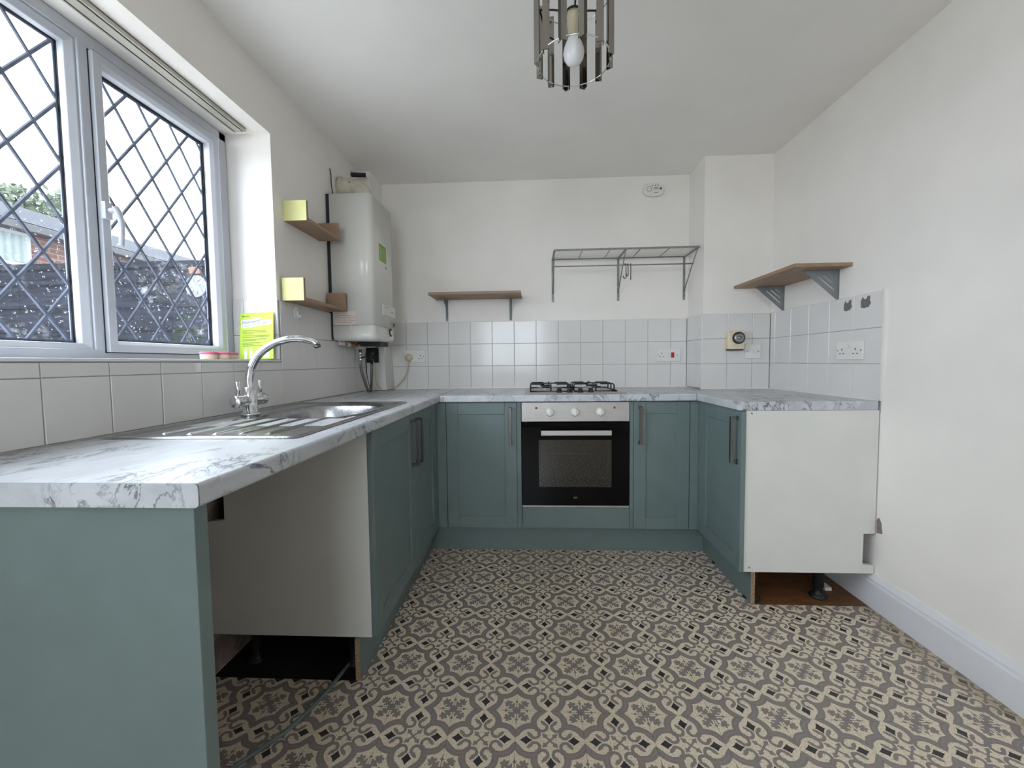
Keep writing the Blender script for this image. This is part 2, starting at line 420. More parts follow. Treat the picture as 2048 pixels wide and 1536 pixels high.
# ------------------------------------------------------------------ setting: room shell
XL, XR, YB, HC, YR = -1.13, 1.491, 2.92, 2.345, -2.5
WY0, WY1, WZ0, WZ1 = -0.10, 1.799, 1.107, 2.098       # kitchen window opening
RX0, RX1, RZ0, RZ1 = -1.05, .25, .90, 2.26            # rear window behind the camera
CT = 0.91                                            # worktop height
def struct(name, m, mt, parent=None, bevel=0):
    return m.build(name, mt, parent, bevel, kind='structure', origin=(0, 0, 0) if parent is None else None)
m = MB()
m.box((-1.45, YR-.1, -.3), (XL, WY0, HC+.15)).box((-1.45, WY1, -.3), (XL, YB+.2, HC+.15))
m.box((-1.45, WY0, -.3), (XL, WY1, WZ0)).box((-1.45, WY0, WZ1), (XL, WY1, HC+.15))
wall_left = struct('wall_left', m, M['wall'])
wall_back = struct('wall_back', B((XL, YB, -.3), (XR, YB+.2, HC+.15)), M['wall'])
wall_right = struct('wall_right', B((XR, YR-.1, -.3), (XR+.15, YB+.2, HC+.15)), M['wall'])
PX, PY = 1.075, 2.668
wall_pillar = struct('wall_corner', B((PX, PY, 0), (XR, YB, HC)), M['wall'])
m = MB().box((-1.45, YR-.1, -.3), (RX0, YR, HC+.15)).box((RX1, YR-.1, -.3), (XR+.15, YR, HC+.15)).box((RX0, YR-.1, RZ1), (RX1, YR, HC+.15)).box((RX0, YR-.1, -.3), (RX1, YR, RZ0))
wall_rear = struct('wall_rear', m, M['wall'])
ceiling = struct('ceiling', B((XL, YR, HC), (XR, YB, HC+.15)), M['ceiling'])
# floor: slab, subfloor under the units, vinyl tile pieces
floor = struct('floor', MB().box((XL, YR, -.12), (XR, YB, -.0035)).box((XL, YR, -.0035), (XR, .4419, 0)), M['vinyl'])
B((XL, 1.343, -.0036), (-.62, YB, -.0005)).build('subfloor', M['dark'], floor)  # subfloor coloured near black to paint in the shade under the sink cabinet
B((.985, 1.842, -.0036), (XR, YB, -.0005)).build('subfloor', M['subwood'], floor)
regs = [(-.605, .971, .4419, 2.365), (XL, -.605, .4419, 1.343), (.971, 1.476, .4419, 1.842)]
G = .00035
for i in range(-6, 9):
    for j in range(-4, 7):
        x0, y0 = TX0+i*TP, TY0+j*TP; m = MB()
        for ra, rb, rc, rd in regs:
            a, b, c_, d_ = max(x0+G, ra), min(x0+TP-G, rb), max(y0+G, rc), min(y0+TP-G, rd)
            if b-a > .004 and d_-c_ > .004: m.box((a, c_, -.0034), (b, d_, 0))
        if m.v: m.build('floor_tile', M['vinyl'], floor)

# skirting on the right wall
m = MB().prism([(XR, 0), (XR-.018, 0), (XR-.018, .108), (XR-.015, .118), (XR-.015, .126), (XR-.009, .140), (XR-.006, .148), (XR, .148)], 'y', YR, 1.842)
m.prism([(XR, 0), (XR-.018, 0), (XR-.018, .108), (XR-.015, .118), (XR-.015, .126), (XR-.009, .140), (XR-.006, .148), (XR, .148)], 'y', 1.842, PY)
struct('baseboard_right', m, M['skirt'])

# ------------------------------------------------------------------ wall tiles
TH = .009
GAPW = .0017
_tc = {}
def ztile(w, h):
    k = (round(w, 4), round(h, 4))
    if k not in _tc:
        b = .0018; d = TH
        m = MB(); x, z = w/2, h/2
        v = [(-x, -z, 0), (x, -z, 0), (x, z, 0), (-x, z, 0), (-x, -z, d-b), (x, -z, d-b), (x, z, d-b), (-x, z, d-b), (-x+b, -z+b, d), (x-b, -z+b, d), (x-b, z-b, d), (-x+b, z-b, d)]
        f = [(0, 3, 2, 1), (8, 9, 10, 11)]
        for q in (0, 4):
            for s_ in range(4): f.append((q+s_, q+(s_+1) % 4, q+4+(s_+1) % 4, q+4+s_))
        me = bpy.data.meshes.new('tile'); me.from_pydata(v, [], f); me.materials.append(M['tile']); _tc[k] = me
    return _tc[k]
def tile_field(parent, face, plane, cols, rows, skip=None):
    # face: '+x','-x','-y' outward direction; cols = sorted line positions along the wall; rows = heights
    ex = {'+x': (Vector((0, 1, 0)), Vector((1, 0, 0))), '-x': (Vector((0, -1, 0)), Vector((-1, 0, 0))), '-y': (Vector((1, 0, 0)), Vector((0, -1, 0)))}[face]
    rot = Matrix((ex[0], Vector((0, 0, 1)), ex[1])).transposed().to_4x4()
    for a, b in zip(cols, cols[1:]):
        for z0, z1 in zip(rows, rows[1:]):
            if skip and skip((a+b)/2, (z0+z1)/2): continue
            w, h = b-a-GAPW, z1-z0-GAPW
            if w < .006 or h < .006: continue
            o = bpy.data.objects.new('tile', ztile(w, h)); COL.objects.link(o); o.parent = parent
            mid = (a+b)/2; zc = (z0+z1)/2
            loc = Vector((plane, mid, zc)) if face in ('+x', '-x') else Vector((mid, plane, zc))
            tw = .0005
            o.matrix_local = Matrix.Translation(loc) @ rot @ Matrix.Rotation(random.uniform(-.004, .004), 4, 'X') @ Matrix.Rotation(random.uniform(-.004, .004), 4, 'Y')
ROWS = [.9135, 1.069, 1.224, 1.380]
lc = [.425, .58, .735, .89, 1.045, 1.198, 1.352, 1.504, 1.655, 1.806, 1.964, 2.122, 2.277, 2.432, 2.59, 2.747, 2.91]
tile_field(wall_left, '+x', XL, [.64]+lc[2:10], [ROWS[0], ROWS[1], 1.105])
tile_field(wall_left, '+x', XL, lc[9:], ROWS, skip=lambda y, z: z > 1.224 and y > 2.3)
MB().box((XL, .60, CT-.05), (XL+.0055, 1.806, 1.105)).box((XL, 1.806, CT-.05), (XL+.0055, 2.30, 1.379)).box((XL, 2.28, CT-.05), (XL+.0055, YB, 1.224)).build('grout', M['grout'], wall_left)
# the tiled foot of the window reveal
tile_field(wall_left, '-y', WY1, [-1.330, -1.279, XL+.007], [1.117, 1.226, 1.383])
bc = [-1.12, -1.048, -.893, -.739, -.588, -.433, -.279, -.124, .030, .185, .339, .493, .647, .801, .956, 1.065]
tile_field(wall_back, '-y', YB, bc, ROWS)
B((XL, YB-.0055, CT-.05), (PX, YB, 1.379)).build('grout', M['grout'], wall_back)
tile_field(wall_pillar, '-y', PY, [1.066, 1.222, 1.375, 1.481], ROWS)
tile_field(wall_pillar, '-x', PX, [PY+.001, 2.80, YB-.009], ROWS)
MB().box((PX-.0055, PY-.0055, CT-.05), (XR, PY, 1.379)).box((PX-.0055, PY, CT-.05), (PX, YB, 1.379)).build('grout', M['grout'], wall_pillar)
tile_field(wall_right, '-x', XR, [1.833, 1.988, 2.147, 2.301, 2.456, 2.61, PY-.01], ROWS)
B((XR-.0055, 1.836, CT-.05), (XR, PY, 1.379)).build('grout', M['grout'], wall_right)
MB().box((XR-.011, 1.826, CT), (XR, 1.8325, 1.386)).build('tile_trim', M['whitepl'], wall_right)
MB().box((PX-.0105, PY-.0105, CT), (PX-.004, PY-.004, 1.381)).build('tile_trim', M['whitepl'], wall_pillar)
# sealant beads
MB().box((XL, YB-.016, CT-.001), (PX, YB-.004, CT+.006)).build('sealant', M['whitepl'], wall_back)
MB().box((PX-.014, PY-.014, CT-.001), (XR, PY-.004, CT+.006)).build('sealant', M['whitepl'], wall_pillar)
MB().box((XR-.016, 1.84, CT-.001), (XR-.004, PY, CT+.006)).build('sealant', M['whitepl'], wall_right)
MB().box((XL+.004, .61, CT-.001), (XL+.014, YB, CT+.004)).build('sealant', M['grout'], wall_left)

# ------------------------------------------------------------------ kitchen window
window = empty('window_1', (-1.36, 1.0, WZ0), kind='structure')
FX0, FX1 = -1.388, -1.33
m = MB()
FY0, FY1, FZ0, FZ1 = WY0+.002, WY1-.002, WZ0+.006, WZ1-.002
fw = .036
m.box((FX0, FY0, FZ0), (FX1, FY1, FZ0+.034)).box((FX0, FY0, FZ1-fw), (FX1, FY1, FZ1)).box((FX0, FY0, FZ0), (FX1, FY0+fw, FZ1)).box((FX0, FY1-fw-.004, FZ0), (FX1, FY1, FZ1))
m.build('frame', M['pvc'], window, .004)
B((FX0, 1.203, FZ0+.03), (FX1+.001, 1.25, FZ1-.03)).build('mullion', M['pvc'], window, .004)
def ring_frame(y0, y1, z0, z1, w, xa, xb, bev_in=0.0):
    # mitred frame with inner bevel sloping back to the glass
    m = MB()
    o = [(y0, z0), (y1, z0), (y1, z1), (y0, z1)]; i_ = [(y0+w, z0+w), (y1-w, z0+w), (y1-w, z1-w), (y0+w, z1-w)]
    k = bev_in; ii = [(y0+w+k, z0+w+k), (y1-w-k, z0+w+k), (y1-w-k, z1-w-k), (y0+w+k, z1-w-k)]
    vs = [(xa,)+p for p in o]+[(xb,)+p for p in o]+[(xb,)+p for p in i_]+[(xb-.012 if k else xa,)+p for p in ii]+[(xa,)+p for p in ii]
    fs = []
    for s_ in range(4):
        t = (s_+1) % 4
        fs += [(s_, t, 4+t, 4+s_), (4+s_, 4+t, 8+t, 8+s_), (8+s_, 8+t, 12+t, 12+s_), (12+s_, 12+t, 16+t, 16+s_), (16+s_, 16+t, t, s_)]
    return m.add(vs, fs)
# fixed light
B((FX0, .30, FZ0+.03), (FX1+.001, .347, FZ1-.03)).build('mullion', M['pvc'], window, .004)
FYB = FY0+fw; FYA = .347
fixed = ring_frame(FYA, 1.203, FZ0+.030, FZ1-fw, .006, -1.383, -1.336, .016).build('fixed_light_bead', M['pvc'], window, .002)
gx = -1.378
GY0, GY1, GZ0, GZ1 = FYA+.02, 1.183, FZ0+.052, FZ1-fw-.02
B((gx-.003, GY0-.01, GZ0-.01), (gx, GY1+.01, GZ1+.01)).build('glass_pane', M['glass'], fixed)
ring_frame(GY0-.004, GY1+.004, GZ0-.004, GZ1+.004, .007, gx, gx+.010).build('gasket', M['gasket'], fixed)
def lattice(parent, y0, y1, z0, z1, yn, zn, hy, hz, x):
    # diagonal lead cames through node (yn, zn), clipped to the pane
    for sgn in (1, -1):
        seen = set()
        for k in range(-40, 41):
            # line: (z-zn)/hz = sgn*((y-yn)/hy) + 2k
            pts = []
            f = lambda y: zn+hz*(sgn*(y-yn)/hy+2*k)
            g = lambda z: yn+hy*sgn*((z-zn)/hz-2*k)
            for y in (y0, y1):
                if z0 <= f(y) <= z1: pts.append((y, f(y)))
            for z in (z0, z1):
                if y0 <= g(z) <= y1: pts.append((g(z), z))
            if len(pts) < 2: continue
            pts.sort(); a, b = pts[0], pts[-1]
            d = Vector((b[0]-a[0], b[1]-a[1]))
            if d.length < .02: continue
            d.normalize(); n = Vector((-d.y, d.x)); w = .0054; h = .0035 if sgn == 1 else .0042
            pr = [(-w, 0), (-w*.55, h), (w*.55, h), (w, 0)]
            va = [(x+q, a[0]+n.x*s_, a[1]+n.y*s_) for s_, q in pr]; vb = [(x+q, b[0]+n.x*s_, b[1]+n.y*s_) for s_, q in pr]
            MB().add(va+vb, [(0, 1, 2, 3), (7, 6, 5, 4), (0, 4, 5, 1), (1, 5, 6, 2), (2, 6, 7, 3), (3, 7, 4, 0)]).build('lead_strip', M['lead'], parent)
    ring_frame(y0-.001, y1+.001, z0-.001, z1+.001, .009, x, x+.004).build('lead_border', M['lead'], parent)
lattice(fixed, GY0, GY1, GZ0, GZ1, 1.183, 1.868, .0642, .0893, gx)
fixed2 = ring_frame(FYB, .30, FZ0+.030, FZ1-fw, .006, -1.383, -1.336, .016).build('fixed_light_bead', M['pvc'], window, .002)
B((gx-.003, FYB+.01, GZ0-.01), (gx, .29, GZ1+.01)).build('glass_pane', M['glass'], fixed2)
lattice(fixed2, FYB+.02, .28, GZ0, GZ1, .28, 1.868, .0642, .0893, gx)
# opening sash
sash = ring_frame(1.232, 1.731, 1.139, 2.048, .024, -1.368, -1.314, .012).build('opening_sash', M['pvc'], window, .002)
ring_frame(1.2295, 1.7335, 1.1365, 2.0505, .005, -1.333, -1.3275).build('gasket', M['gasket'], sash)  # dark ring put in as the thin shadow line around the sash
sx = -1.362
SY0, SY1, SZ0, SZ1 = 1.232+.038, 1.731-.038, 1.139+.038, 2.048-.038
B((sx-.003, SY0-.01, SZ0-.01), (sx, SY1+.01, SZ1+.01)).build('glass_pane', M['glass'], sash)
ring_frame(SY0-.004, SY1+.004, SZ0-.004, SZ1+.004, .006, sx, sx+.010).build('gasket', M['gasket'], sash)
lattice(sash, SY0, SY1, SZ0, SZ1, 1.336, 1.945, .0627, .0885, sx)
# handle on the sash stile
m = MB().box((-1.314, 1.229, 1.548), (-1.300, 1.252, 1.600)); m.tube([(-1.302, 1.243, 1.575), (-1.287, 1.246, 1.577)], .009, 12)
m.tube([(-1.286, 1.243, 1.586), (-1.282, 1.250, 1.572), (-1.280, 1.257, 1.545), (-1.283, 1.260, 1.51), (-1.287, 1.260, 1.472)], [.010, .010, .008, .0075, .007], 10, smooth_path=4)
m.build('window_handle', M['pvc'], sash, .0015)
# sill
B((-1.335, WY0, WZ0), (-1.119, WY1-.001, 1.1155)).build('trim_1', M['skirt'], None, .002, kind='structure')
rear = empty('window_2', ((RX0+RX1)/2, YR-.05, RZ0), kind='structure')
m = MB(); xm = (RX0+RX1)/2
for x0, x1 in ((RX0, RX0+.05), (RX1-.05, RX1), (xm-.03, xm+.03)): m.box((x0, YR-.09, RZ0), (x1, YR-.03, RZ1))
m.box((RX0, YR-.09, RZ0), (RX1, YR-.03, RZ0+.05)).box((RX0, YR-.09, RZ1-.05), (RX1, YR-.03, RZ1))
m.build('frame', M['pvc'], rear, .004)
B((RX0+.04, YR-.062, RZ0+.04), (xm-.02, YR-.058, RZ1-.04)).build('glass_pane', M['glassrear'], rear)
B((xm+.02, YR-.062, RZ0+.04), (RX1-.04, YR-.058, RZ1-.04)).build('glass_pane', M['glassrear'], rear)

# ------------------------------------------------------------------ outside
B((-30, -20, -.35), (-1.45, 30, -.15)).build('ground', M['ground'], kind='structure', origin=(0, 0, 0))
B((-1.45, -20, -.35), (12, YR-.1, -.15)).build('ground_rear', M['ground'], kind='structure', origin=(0, 0, 0))
fence = empty('garden_fence', (-4, 3.6, -.15), 'blue grey stained overlapped board fence outside the kitchen window', 'fence')
spans = [(-7.0, -5.02), (-4.98, -2.72), (-2.68, -1.47)]
for a, b in spans:
    k = 0; z = -.05
    while z < 1.9:
        h = .21; dz = random.uniform(-.006, .006)
        n = 7; vs = []; bot = []; top = []
        m = MB(); prof = []
        pts = [(a+(b-a)*t/n, z+dz+random.uniform(-.006, .006)) for t in range(n+1)]
        for x, zz in pts: vs += [(x, 3.583, zz), (x, 3.598, zz), (x, 3.615, min(zz+h+.03, 1.985)), (x, 3.60, min(zz+h+.03, 1.985))]
        fs = [(0, 1, 2, 3), (4*n+3, 4*n+2, 4*n+1, 4*n)]
        for i in range(n):
            for q in range(4): fs.append((4*i+q, 4*i+(q+1) % 4, 4*i+4+(q+1) % 4, 4*i+4+q))
        m.add(vs, fs); m.build('board', M['fence'], fence); z += h
    B((a, 3.575, 1.975), (b, 3.625, 2.03)).build('cap_rail', M['fence'], fence, .004)
for x in (-7.0, -5.0, -2.7, -1.47): B((x-.04+.03*(x > -1.5)-.03*(x > -1.5), 3.62, -.15), (x+.04-.02*(x > -1.5), 3.70, 2.02)).build('post', M['fence'], fence, .004)
pl = empty('garden_plaque', (-2.98, 3.575, 1.74), 'round white metal plaque with wooden block hung on the fence', 'ornament')
MB().lathe([(.098, 0), (.098, .004), (.09, .010), (.07, .006), (.03, .012), (.0, .012)], (-2.98, 3.577, 1.80), (0, -1, 0), 28).build('plate', M['plaque'], pl)
for k in range(8):
    a = k*PI/4; MB().tube([(-2.98+.02*math.cos(a), 3.566, 1.80+.02*math.sin(a)), (-2.98+.055*math.cos(a+.3), 3.562, 1.80+.055*math.sin(a+.3)), (-2.98+.085*math.cos(a), 3.566, 1.80+.085*math.sin(a))], .004, 6, smooth_path=3).build('scroll', M['lead'], pl)
B((-3.02, 3.55, 1.905), (-2.92, 3.580, 1.965)).build('wooden_block', M['terracotta'], pl, .004)
house = empty('neighbour_house', (-8.2, 8, -.15), 'low brick house with dark tiled roof beyond the fence', 'house')
B((-9.6, 2.2, -.15), (-7.1, 14, 3.1)).build('wall', M['brick'], house)
m = MB(); m.add([(-6.9, 2.0, 3.08), (-6.9, 14.2, 3.08), (-8.35, 14.2, 3.72), (-8.35, 2.0, 3.72), (-6.9, 2.0, 3.02), (-6.9, 14.2, 3.02), (-8.35, 14.2, 3.66), (-8.35, 2.0, 3.66)], [(0, 1, 2, 3), (7, 6, 5, 4), (0, 4, 5, 1), (1, 5, 6, 2), (2, 6, 7, 3), (3, 7, 4, 0)])
m.add([(-9.8, 2.0, 3.08), (-9.8, 14.2, 3.08), (-8.35, 14.2, 3.72), (-8.35, 2.0, 3.72), (-9.8, 2.0, 3.02), (-9.8, 14.2, 3.02), (-8.35, 14.2, 3.66), (-8.35, 2.0, 3.66)], [(0, 1, 2, 3), (7, 6, 5, 4), (0, 4, 5, 1), (1, 5, 6, 2), (2, 6, 7, 3), (3, 7, 4, 0)])
rf = m.build('roof', M['roof'], house)
B((-6.93, 2.0, 2.96), (-6.86, 14.2, 3.06)).build('gutter', M['gasket'], rf, .01)
B((-7.1, 2.2, 2.97), (-6.93, 14, 3.02)).build('soffit', M['gasket'], rf)
hw = B((-7.1, 4.3, 2.50), (-7.06, 5.60, 2.97)).build('window', M['houseframe'], house, .005)
B((-7.07, 4.36, 2.55), (-7.05, 5.54, 2.92)).build('pane', M['blind'], hw)
def tree(cx, cy, cz, rx, ry, rz, label, n=2600):
    t = empty('garden_tree', (cx, cy, -.15), label, 'tree')
    MB().tube([(cx, cy, -.15), (cx+.1, cy, cz*.5), (cx, cy+.1, cz)], [.16, .12, .05], 8, smooth_path=3).build('trunk', M['bark'], t)
    m = MB(); cl = [(random.gauss(0, .45), random.gauss(0, .45), random.gauss(0, .4), random.uniform(.25, .5)) for _ in range(26)]
    for _ in range(n):
        a = random.choice(cl); v = Vector((random.gauss(0, 1), random.gauss(0, 1), random.gauss(0, 1))).normalized()*a[3]*random.uniform(.6, 1)
        p = Vector((cx+(a[0]+v.x)*rx, cy+(a[1]+v.y)*ry, cz+(a[2]+v.z)*rz)); s_ = random.uniform(.05, .10)
        u = Vector((random.gauss(0, 1), random.gauss(0, 1), random.gauss(0, 1))).normalized(); w = u.orthogonal().normalized()
        m.add([p-u*s_, p+w*s_*.5, p+u*s_, p-w*s_*.5], [(0, 1, 2, 3)])
    o = m.build('crown', M['foliage'], t); o['kind'] = 'stuff'
tree(-11.2, 8.9, 4.35, 1.0, 1.0, .75, 'leafy green tree rising behind the neighbouring roof')

# ------------------------------------------------------------------ plinths
def plinth(name, parts, label):
    r = empty(name, parts[0][0][:2]+(0,), label, 'plinth', 'green plinth boards under the units')
    for a, b, mt, nm in parts: B(a, b).build(nm, mt, r)
plinth('plinth', [((-.618, 1.3435, .0005), (-.600, 2.36, .1485), M['green'], 'board'), ((-.6175, 1.3428, .0008), (-.6005, 1.3434, .148), M['chip'], 'cut_end')], 'green plinth board under the sink cabinet doors')
plinth('plinth', [((-.5995, 2.36, .0005), (.9655, 2.378, .1485), M['green'], 'board')], 'long green plinth board under oven and back cabinets')
plinth('plinth', [((.966, 1.8425, .0005), (.984, 2.378, .1485), M['green'], 'board'), ((.9665, 1.8418, .0008), (.9835, 1.8424, .148), M['chip'], 'cut_end')], 'green plinth board under the right hand cabinet')

# ------------------------------------------------------------------ cabinets
Z0, Z1 = .152, .868
def mapper(face, plane):
    if face == '+x': return lambda s, z, n: (plane+n, s, z)
    if face == '-x': return lambda s, z, n: (plane-n, s, z)
    return lambda s, z, n: (s, plane-n, z)
def door(root, face, plane, s0, s1, hside=None, z0=Z0, z1=Z1):
    P = mapper(face, plane); st = .066; t = .020
    bx = lambda a, b: B(P(*a), P(*b))
    d = bx((s0+st-.006, z0+st-.006, -t+.002), (s1-st+.006, z1-st+.006, -.0065)).build('door', M['green'], root)
    for a, b in ((s0, s0+st), (s1-st, s1)): bx((a, z0, -t), (b, z1, 0)).build('stile', M['green'], d, .0016)
    for a, b in ((z0, z0+st), (z1-st, z1)): bx((s0+st+.0003, a, -t), (s1-st-.0003, b, -.0003)).build('rail', M['green'], d, .0014)
    if hside is not None:
        hs = s0+.033 if hside == 0 else s1-.033
        m = MB(); ha, hb = .634, .842; w = .0075
        def bar(q, n0, n1, za, zb, ww): m.box(P(q-ww, za, n0), P(q+ww, zb, n1))
        bar(hs, .024, .034, ha, hb, w)
        bar(hs, .0, .030, ha, ha+.012, w*.9); bar(hs, .0, .030, hb-.012, hb, w*.9)
        bar(hs, .0, .003, ha-.003, ha+.016, w*1.25); bar(hs, .0, .003, hb-.016, hb+.003, w*1.25)
        o = m.build('handle', M['hsteel'], d, .0022); o['label'] = 'brushed steel bar handle'
    return d
def carcass(root, a, b, skipside=(), t=.017, opening='+x'):
    # white board box: two sides, floor, back; front open (doors cover it)
    (x0, y0, z0), (x1, y1, z1) = a, b
    if opening in '+x-x':
        if 'lo' not in skipside: B((x0, y0, z0), (x1, y0+t, z1)).build('side_panel', M['white_board'], root)
        if 'hi' not in skipside: B((x0, y1-t, z0), (x1, y1, z1)).build('side_panel', M['white_board'], root)
        B((x0, y0+t, z0), (x1, y1-t, z0+t)).build('base_panel', M['white_board'], root)
        xb = x0 if opening == '+x' else x1-t
        B((xb, y0+t, z0+t), (xb+t, y1-t, z1-.12)).build('back_panel', M['white_board'], root)
    else:
        B((x0, y0, z0), (x0+t, y1, z1)).build('side_panel', M['white_board'], root)
        B((x1-t, y0, z0), (x1, y1, z1)).build('side_panel', M['white_board'], root)
        B((x0+t, y0, z0), (x1-t, y1, z0+t)).build('base_panel', M['white_board'], root)
        B((x0+t, y1-t, z0+t), (x1-t, y1, z1)).build('back_panel', M['white_board'], root)
CZ0, CZ1 = .15, .8705
# sink cabinet (left run)
sc_ = empty('sink_cabinet', (-.85, 1.85, .15), 'green two door cabinet with white side under the sink', 'cabinet')
m = MB().prism([(-1.1285, CZ0), (-.5605, CZ0), (-.5605, CZ1), (-1.066, CZ1), (-1.068, .560), (-1.1285, .552)], 'y', 1.352, 1.370)
m.build('side_panel', M['white_board'], sc_).__setitem__('label', 'white melamine side with notched back corner')
B((-1.118, 2.254, CZ0), (-.5605, 2.271, CZ1)).build('side_panel', M['white_board'], sc_)
B((-1.118, 1.370, CZ0), (-.5605, 2.254, CZ0+.017)).build('base_panel', M['white_board'], sc_)
B((-1.10, 1.372, .17), (-1.085, 2.25, .60)).build('back_panel', M['gasket'], sc_)  # back panel coloured black, painting in the shade seen through the side notch
door(sc_, '+x', -.540, 1.354, 1.8385, 1)
door(sc_, '+x', -.540, 1.8415, 2.246, 0)
B((-.5595, 2.249, Z0), (-.5405, 2.318, Z1)).build('corner_post', M['green'], sc_, .001)
B((-.5405, 2.300, Z0), (-.4905, 2.318, Z1)).build('corner_post', M['green'], sc_, .001)
for x, y in ((-.66, 1.43), (-1.03, 1.43), (-.66, 2.2), (-1.03, 2.2)):
    MB().lathe([(.030, 0), (.030, .006), (.02, .012), (.016, .02), (.016, .13), (.022, .135), (.022, .1495)], (x, y, .0002), n=14).build('leg', M['blackpl'], sc_)
# cabinet left of the oven
cb1 = empty('base_cabinet', (-.29, 2.6, .15), 'green single door cabinet just left of the oven', 'cabinet', 'single door base cabinets')
carcass(cb1, (-.489, 2.3225, CZ0), (-.0905, 2.86, CZ1), opening='-y')
door(cb1, '-y', 2.300, -.488, -.0915, 1)
# cabinet right of the oven
cb2 = empty('base_cabinet', (.71, 2.6, .15), 'narrow green single door cabinet just right of the oven', 'cabinet', 'single door base cabinets')
carcass(cb2, (.559, 2.3225, CZ0), (.864, 2.86, CZ1), opening='-y')
door(cb2, '-y', 2.300, .5595, .8625, 0)
# oven housing with side fillers and lower panel
oh = empty('oven_housing', (.236, 2.5, .15), 'green filler strips and lower panel framing the oven', 'oven housing')
B((-.0895, 2.306, Z0), (-.0650, 2.86, Z1)).build('filler_strip', M['green'], oh, .001)
B((.5385, 2.306, Z0), (.5580, 2.86, Z1)).build('filler_strip', M['green'], oh, .001)
B((-.0625, 2.304, Z0), (.5365, 2.322, .268)).build('lower_panel', M['green'], oh, .001)
B((-.0640, 2.324, CZ0), (.5375, 2.86, CZ0+.017)).build('base_panel', M['white_board'], oh)
# right hand cabinet
cb3 = empty('end_cabinet', (1.2, 2.08, .15), 'green door cabinet with exposed white side against the right wall', 'cabinet')
nz0, nz1, nx = .190, .327, 1.438
m = MB().prism([(.929, CZ0), (1.4865, CZ0), (1.4865, nz0-.004), (nx, nz0), (nx+.001, nz1), (1.4865, nz1+.002), (1.4865, CZ1), (.929, CZ1)], 'y', 1.838, 1.856)
m.build('side_panel', M['white_board'], cb3).__setitem__('label', 'white melamine side with square notch by the wall')
B((.931, 2.270, CZ0), (1.46, 2.287, CZ1)).build('side_panel', M['white_board'], cb3)
B((.931, 1.857, CZ0), (1.46, 2.270, CZ0+.017)).build('base_panel', M['white_board'], cb3)
door(cb3, '-x', .909, 1.832, 2.262, 0)
B((.9095, 2.265, Z0), (.9285, 2.318, Z1)).build('corner_post', M['green'], cb3, .001)
B((.8655, 2.300, Z0), (.9090, 2.318, Z1)).build('corner_post', M['green'], cb3, .001)
for x, y in ((.996, 1.895), (1.305, 1.915), (.996, 2.22), (1.40, 2.22)):
    MB().lathe([(.036, 0), (.036, .006), (.026, .014), (.018, .022), (.018, .045), (.023, .05), (.023, .12), (.029, .128), (.029, .1495)], (x, y, .0002), n=18).build('leg', M['blackpl'], cb3)
for x, z in ((.954, .858), (.955, .170)): MB().lathe([(.004, 0), (.004, .001)], (x, 1.838, z), (0, -1, 0), 10).build('screw_hole', M['adhesive'], cb3)
# end panel in the foreground
ep = B((XL+.002, .620, .0005), (-.540, .6475, .8705)).build('worktop_support', M['green'], None, .001, 'large green board holding up the near end of the worktop', 'support board')

# ------------------------------------------------------------------ worktops
def worktop_front(m, axis, fixed_back, front, lo, hi, out):
    # bullnosed strip running along axis, from fixed_back to front (out=+1/-1 direction of the front)
    z0, z1, r = CT-.0385, CT, .007
    pr = [(fixed_back, z0), (fixed_back, z1)]
    for k in range(5):
        a = PI/2*(1-k/4); pr.append((front-out*r+out*r*math.cos(a), z1-r+r*math.sin(a)))
    for k in range(5):
        a = -PI/2*k/4; pr.append((front-out*r+out*r*math.cos(a), z0+r+r*math.sin(a)))
    m.prism(pr, axis, lo, hi)
z0, z1 = CT-.0385, CT
wl = MB()
worktop_front(wl, 'y', -.600, -.521, .6105, YB-.004, 1)
BX0, BX1, BY0, BY1 = -1.035, -.635, 1.36, 1.86          # sink bowl cut-out
wl.box((-1.124, .6105, z0), (-.600, BY0, z1)).box((-1.124, BY1, z0), (-.600, YB-.004, z1))
wl.box((-1.124, BY0, z0), (BX0, BY1, z1)).box((BX1, BY0, z0), (-.600, BY1, z1))
wt1 = empty('worktop', (-.82, 1.7, z0), 'marble effect worktop with the sink running below the window', 'worktop')
wl.build('slab', M['marble'], wt1)
m = MB(); pr = rrect(-1.124, z0+.0002, -.5212, z1-.0002, .0068); m.prism(pr, 'y', .6082, .6100); m.build('end_strip', M['marble'], wt1)
B((-.5209, 2.2825, z0+.002), (-.5196, YB-.006, z1+.0002)).build('joint_line', M['gasket'], wt1)
m = MB(); m.prism(rrect(-1.124, z0-.0001, -.5208, z1+.0002, .0069), 'y', .6100, .6105); m.build('edge_glue_line', M['gasket'], wt1)
wb = MB(); worktop_front(wb, 'x', 2.36, 2.2805, -.5195, .8895, -1)
HX0, HX1, HY0, HY1 = .0, .48, 2.36, 2.80
wb.box((-.5195, 2.36, z0), (HX0, YB-.006, z1)).box((HX1, 2.36, z0), (.8895, YB-.006, z1)).box((HX0, HY1, z0), (HX1, YB-.006, z1))
wb.build('worktop', M['marble'], None, 0, 'marble effect worktop holding the gas hob along the back wall', 'worktop')
wr = MB(); worktop_front(wr, 'y', .96, .8915, 1.838, 2.66, -1)
wr.box((.96, 1.838, z0), (XR-.010, 2.656, z1)).box((.8915, 2.66, z0), (1.062, YB-.006, z1)).box((.96, 2.64, z0), (1.062, 2.67, z1))
JL = 1
wt3 = empty('worktop', (1.2, 2.2, z0), 'short marble effect worktop against the right wall', 'worktop')
wr.build('slab', M['marble'], wt3)
B((.8896, 2.2825, z0+.002), (.8914, YB-.006, z1+.0002)).build('joint_line', M['gasket'], wt3)
m = MB(); m.prism(rrect(.8917, z0+.0002, XR-.0105, z1-.0002, .0068), 'y', 1.836, 1.838); m.build('end_strip', M['marble'], wt3)

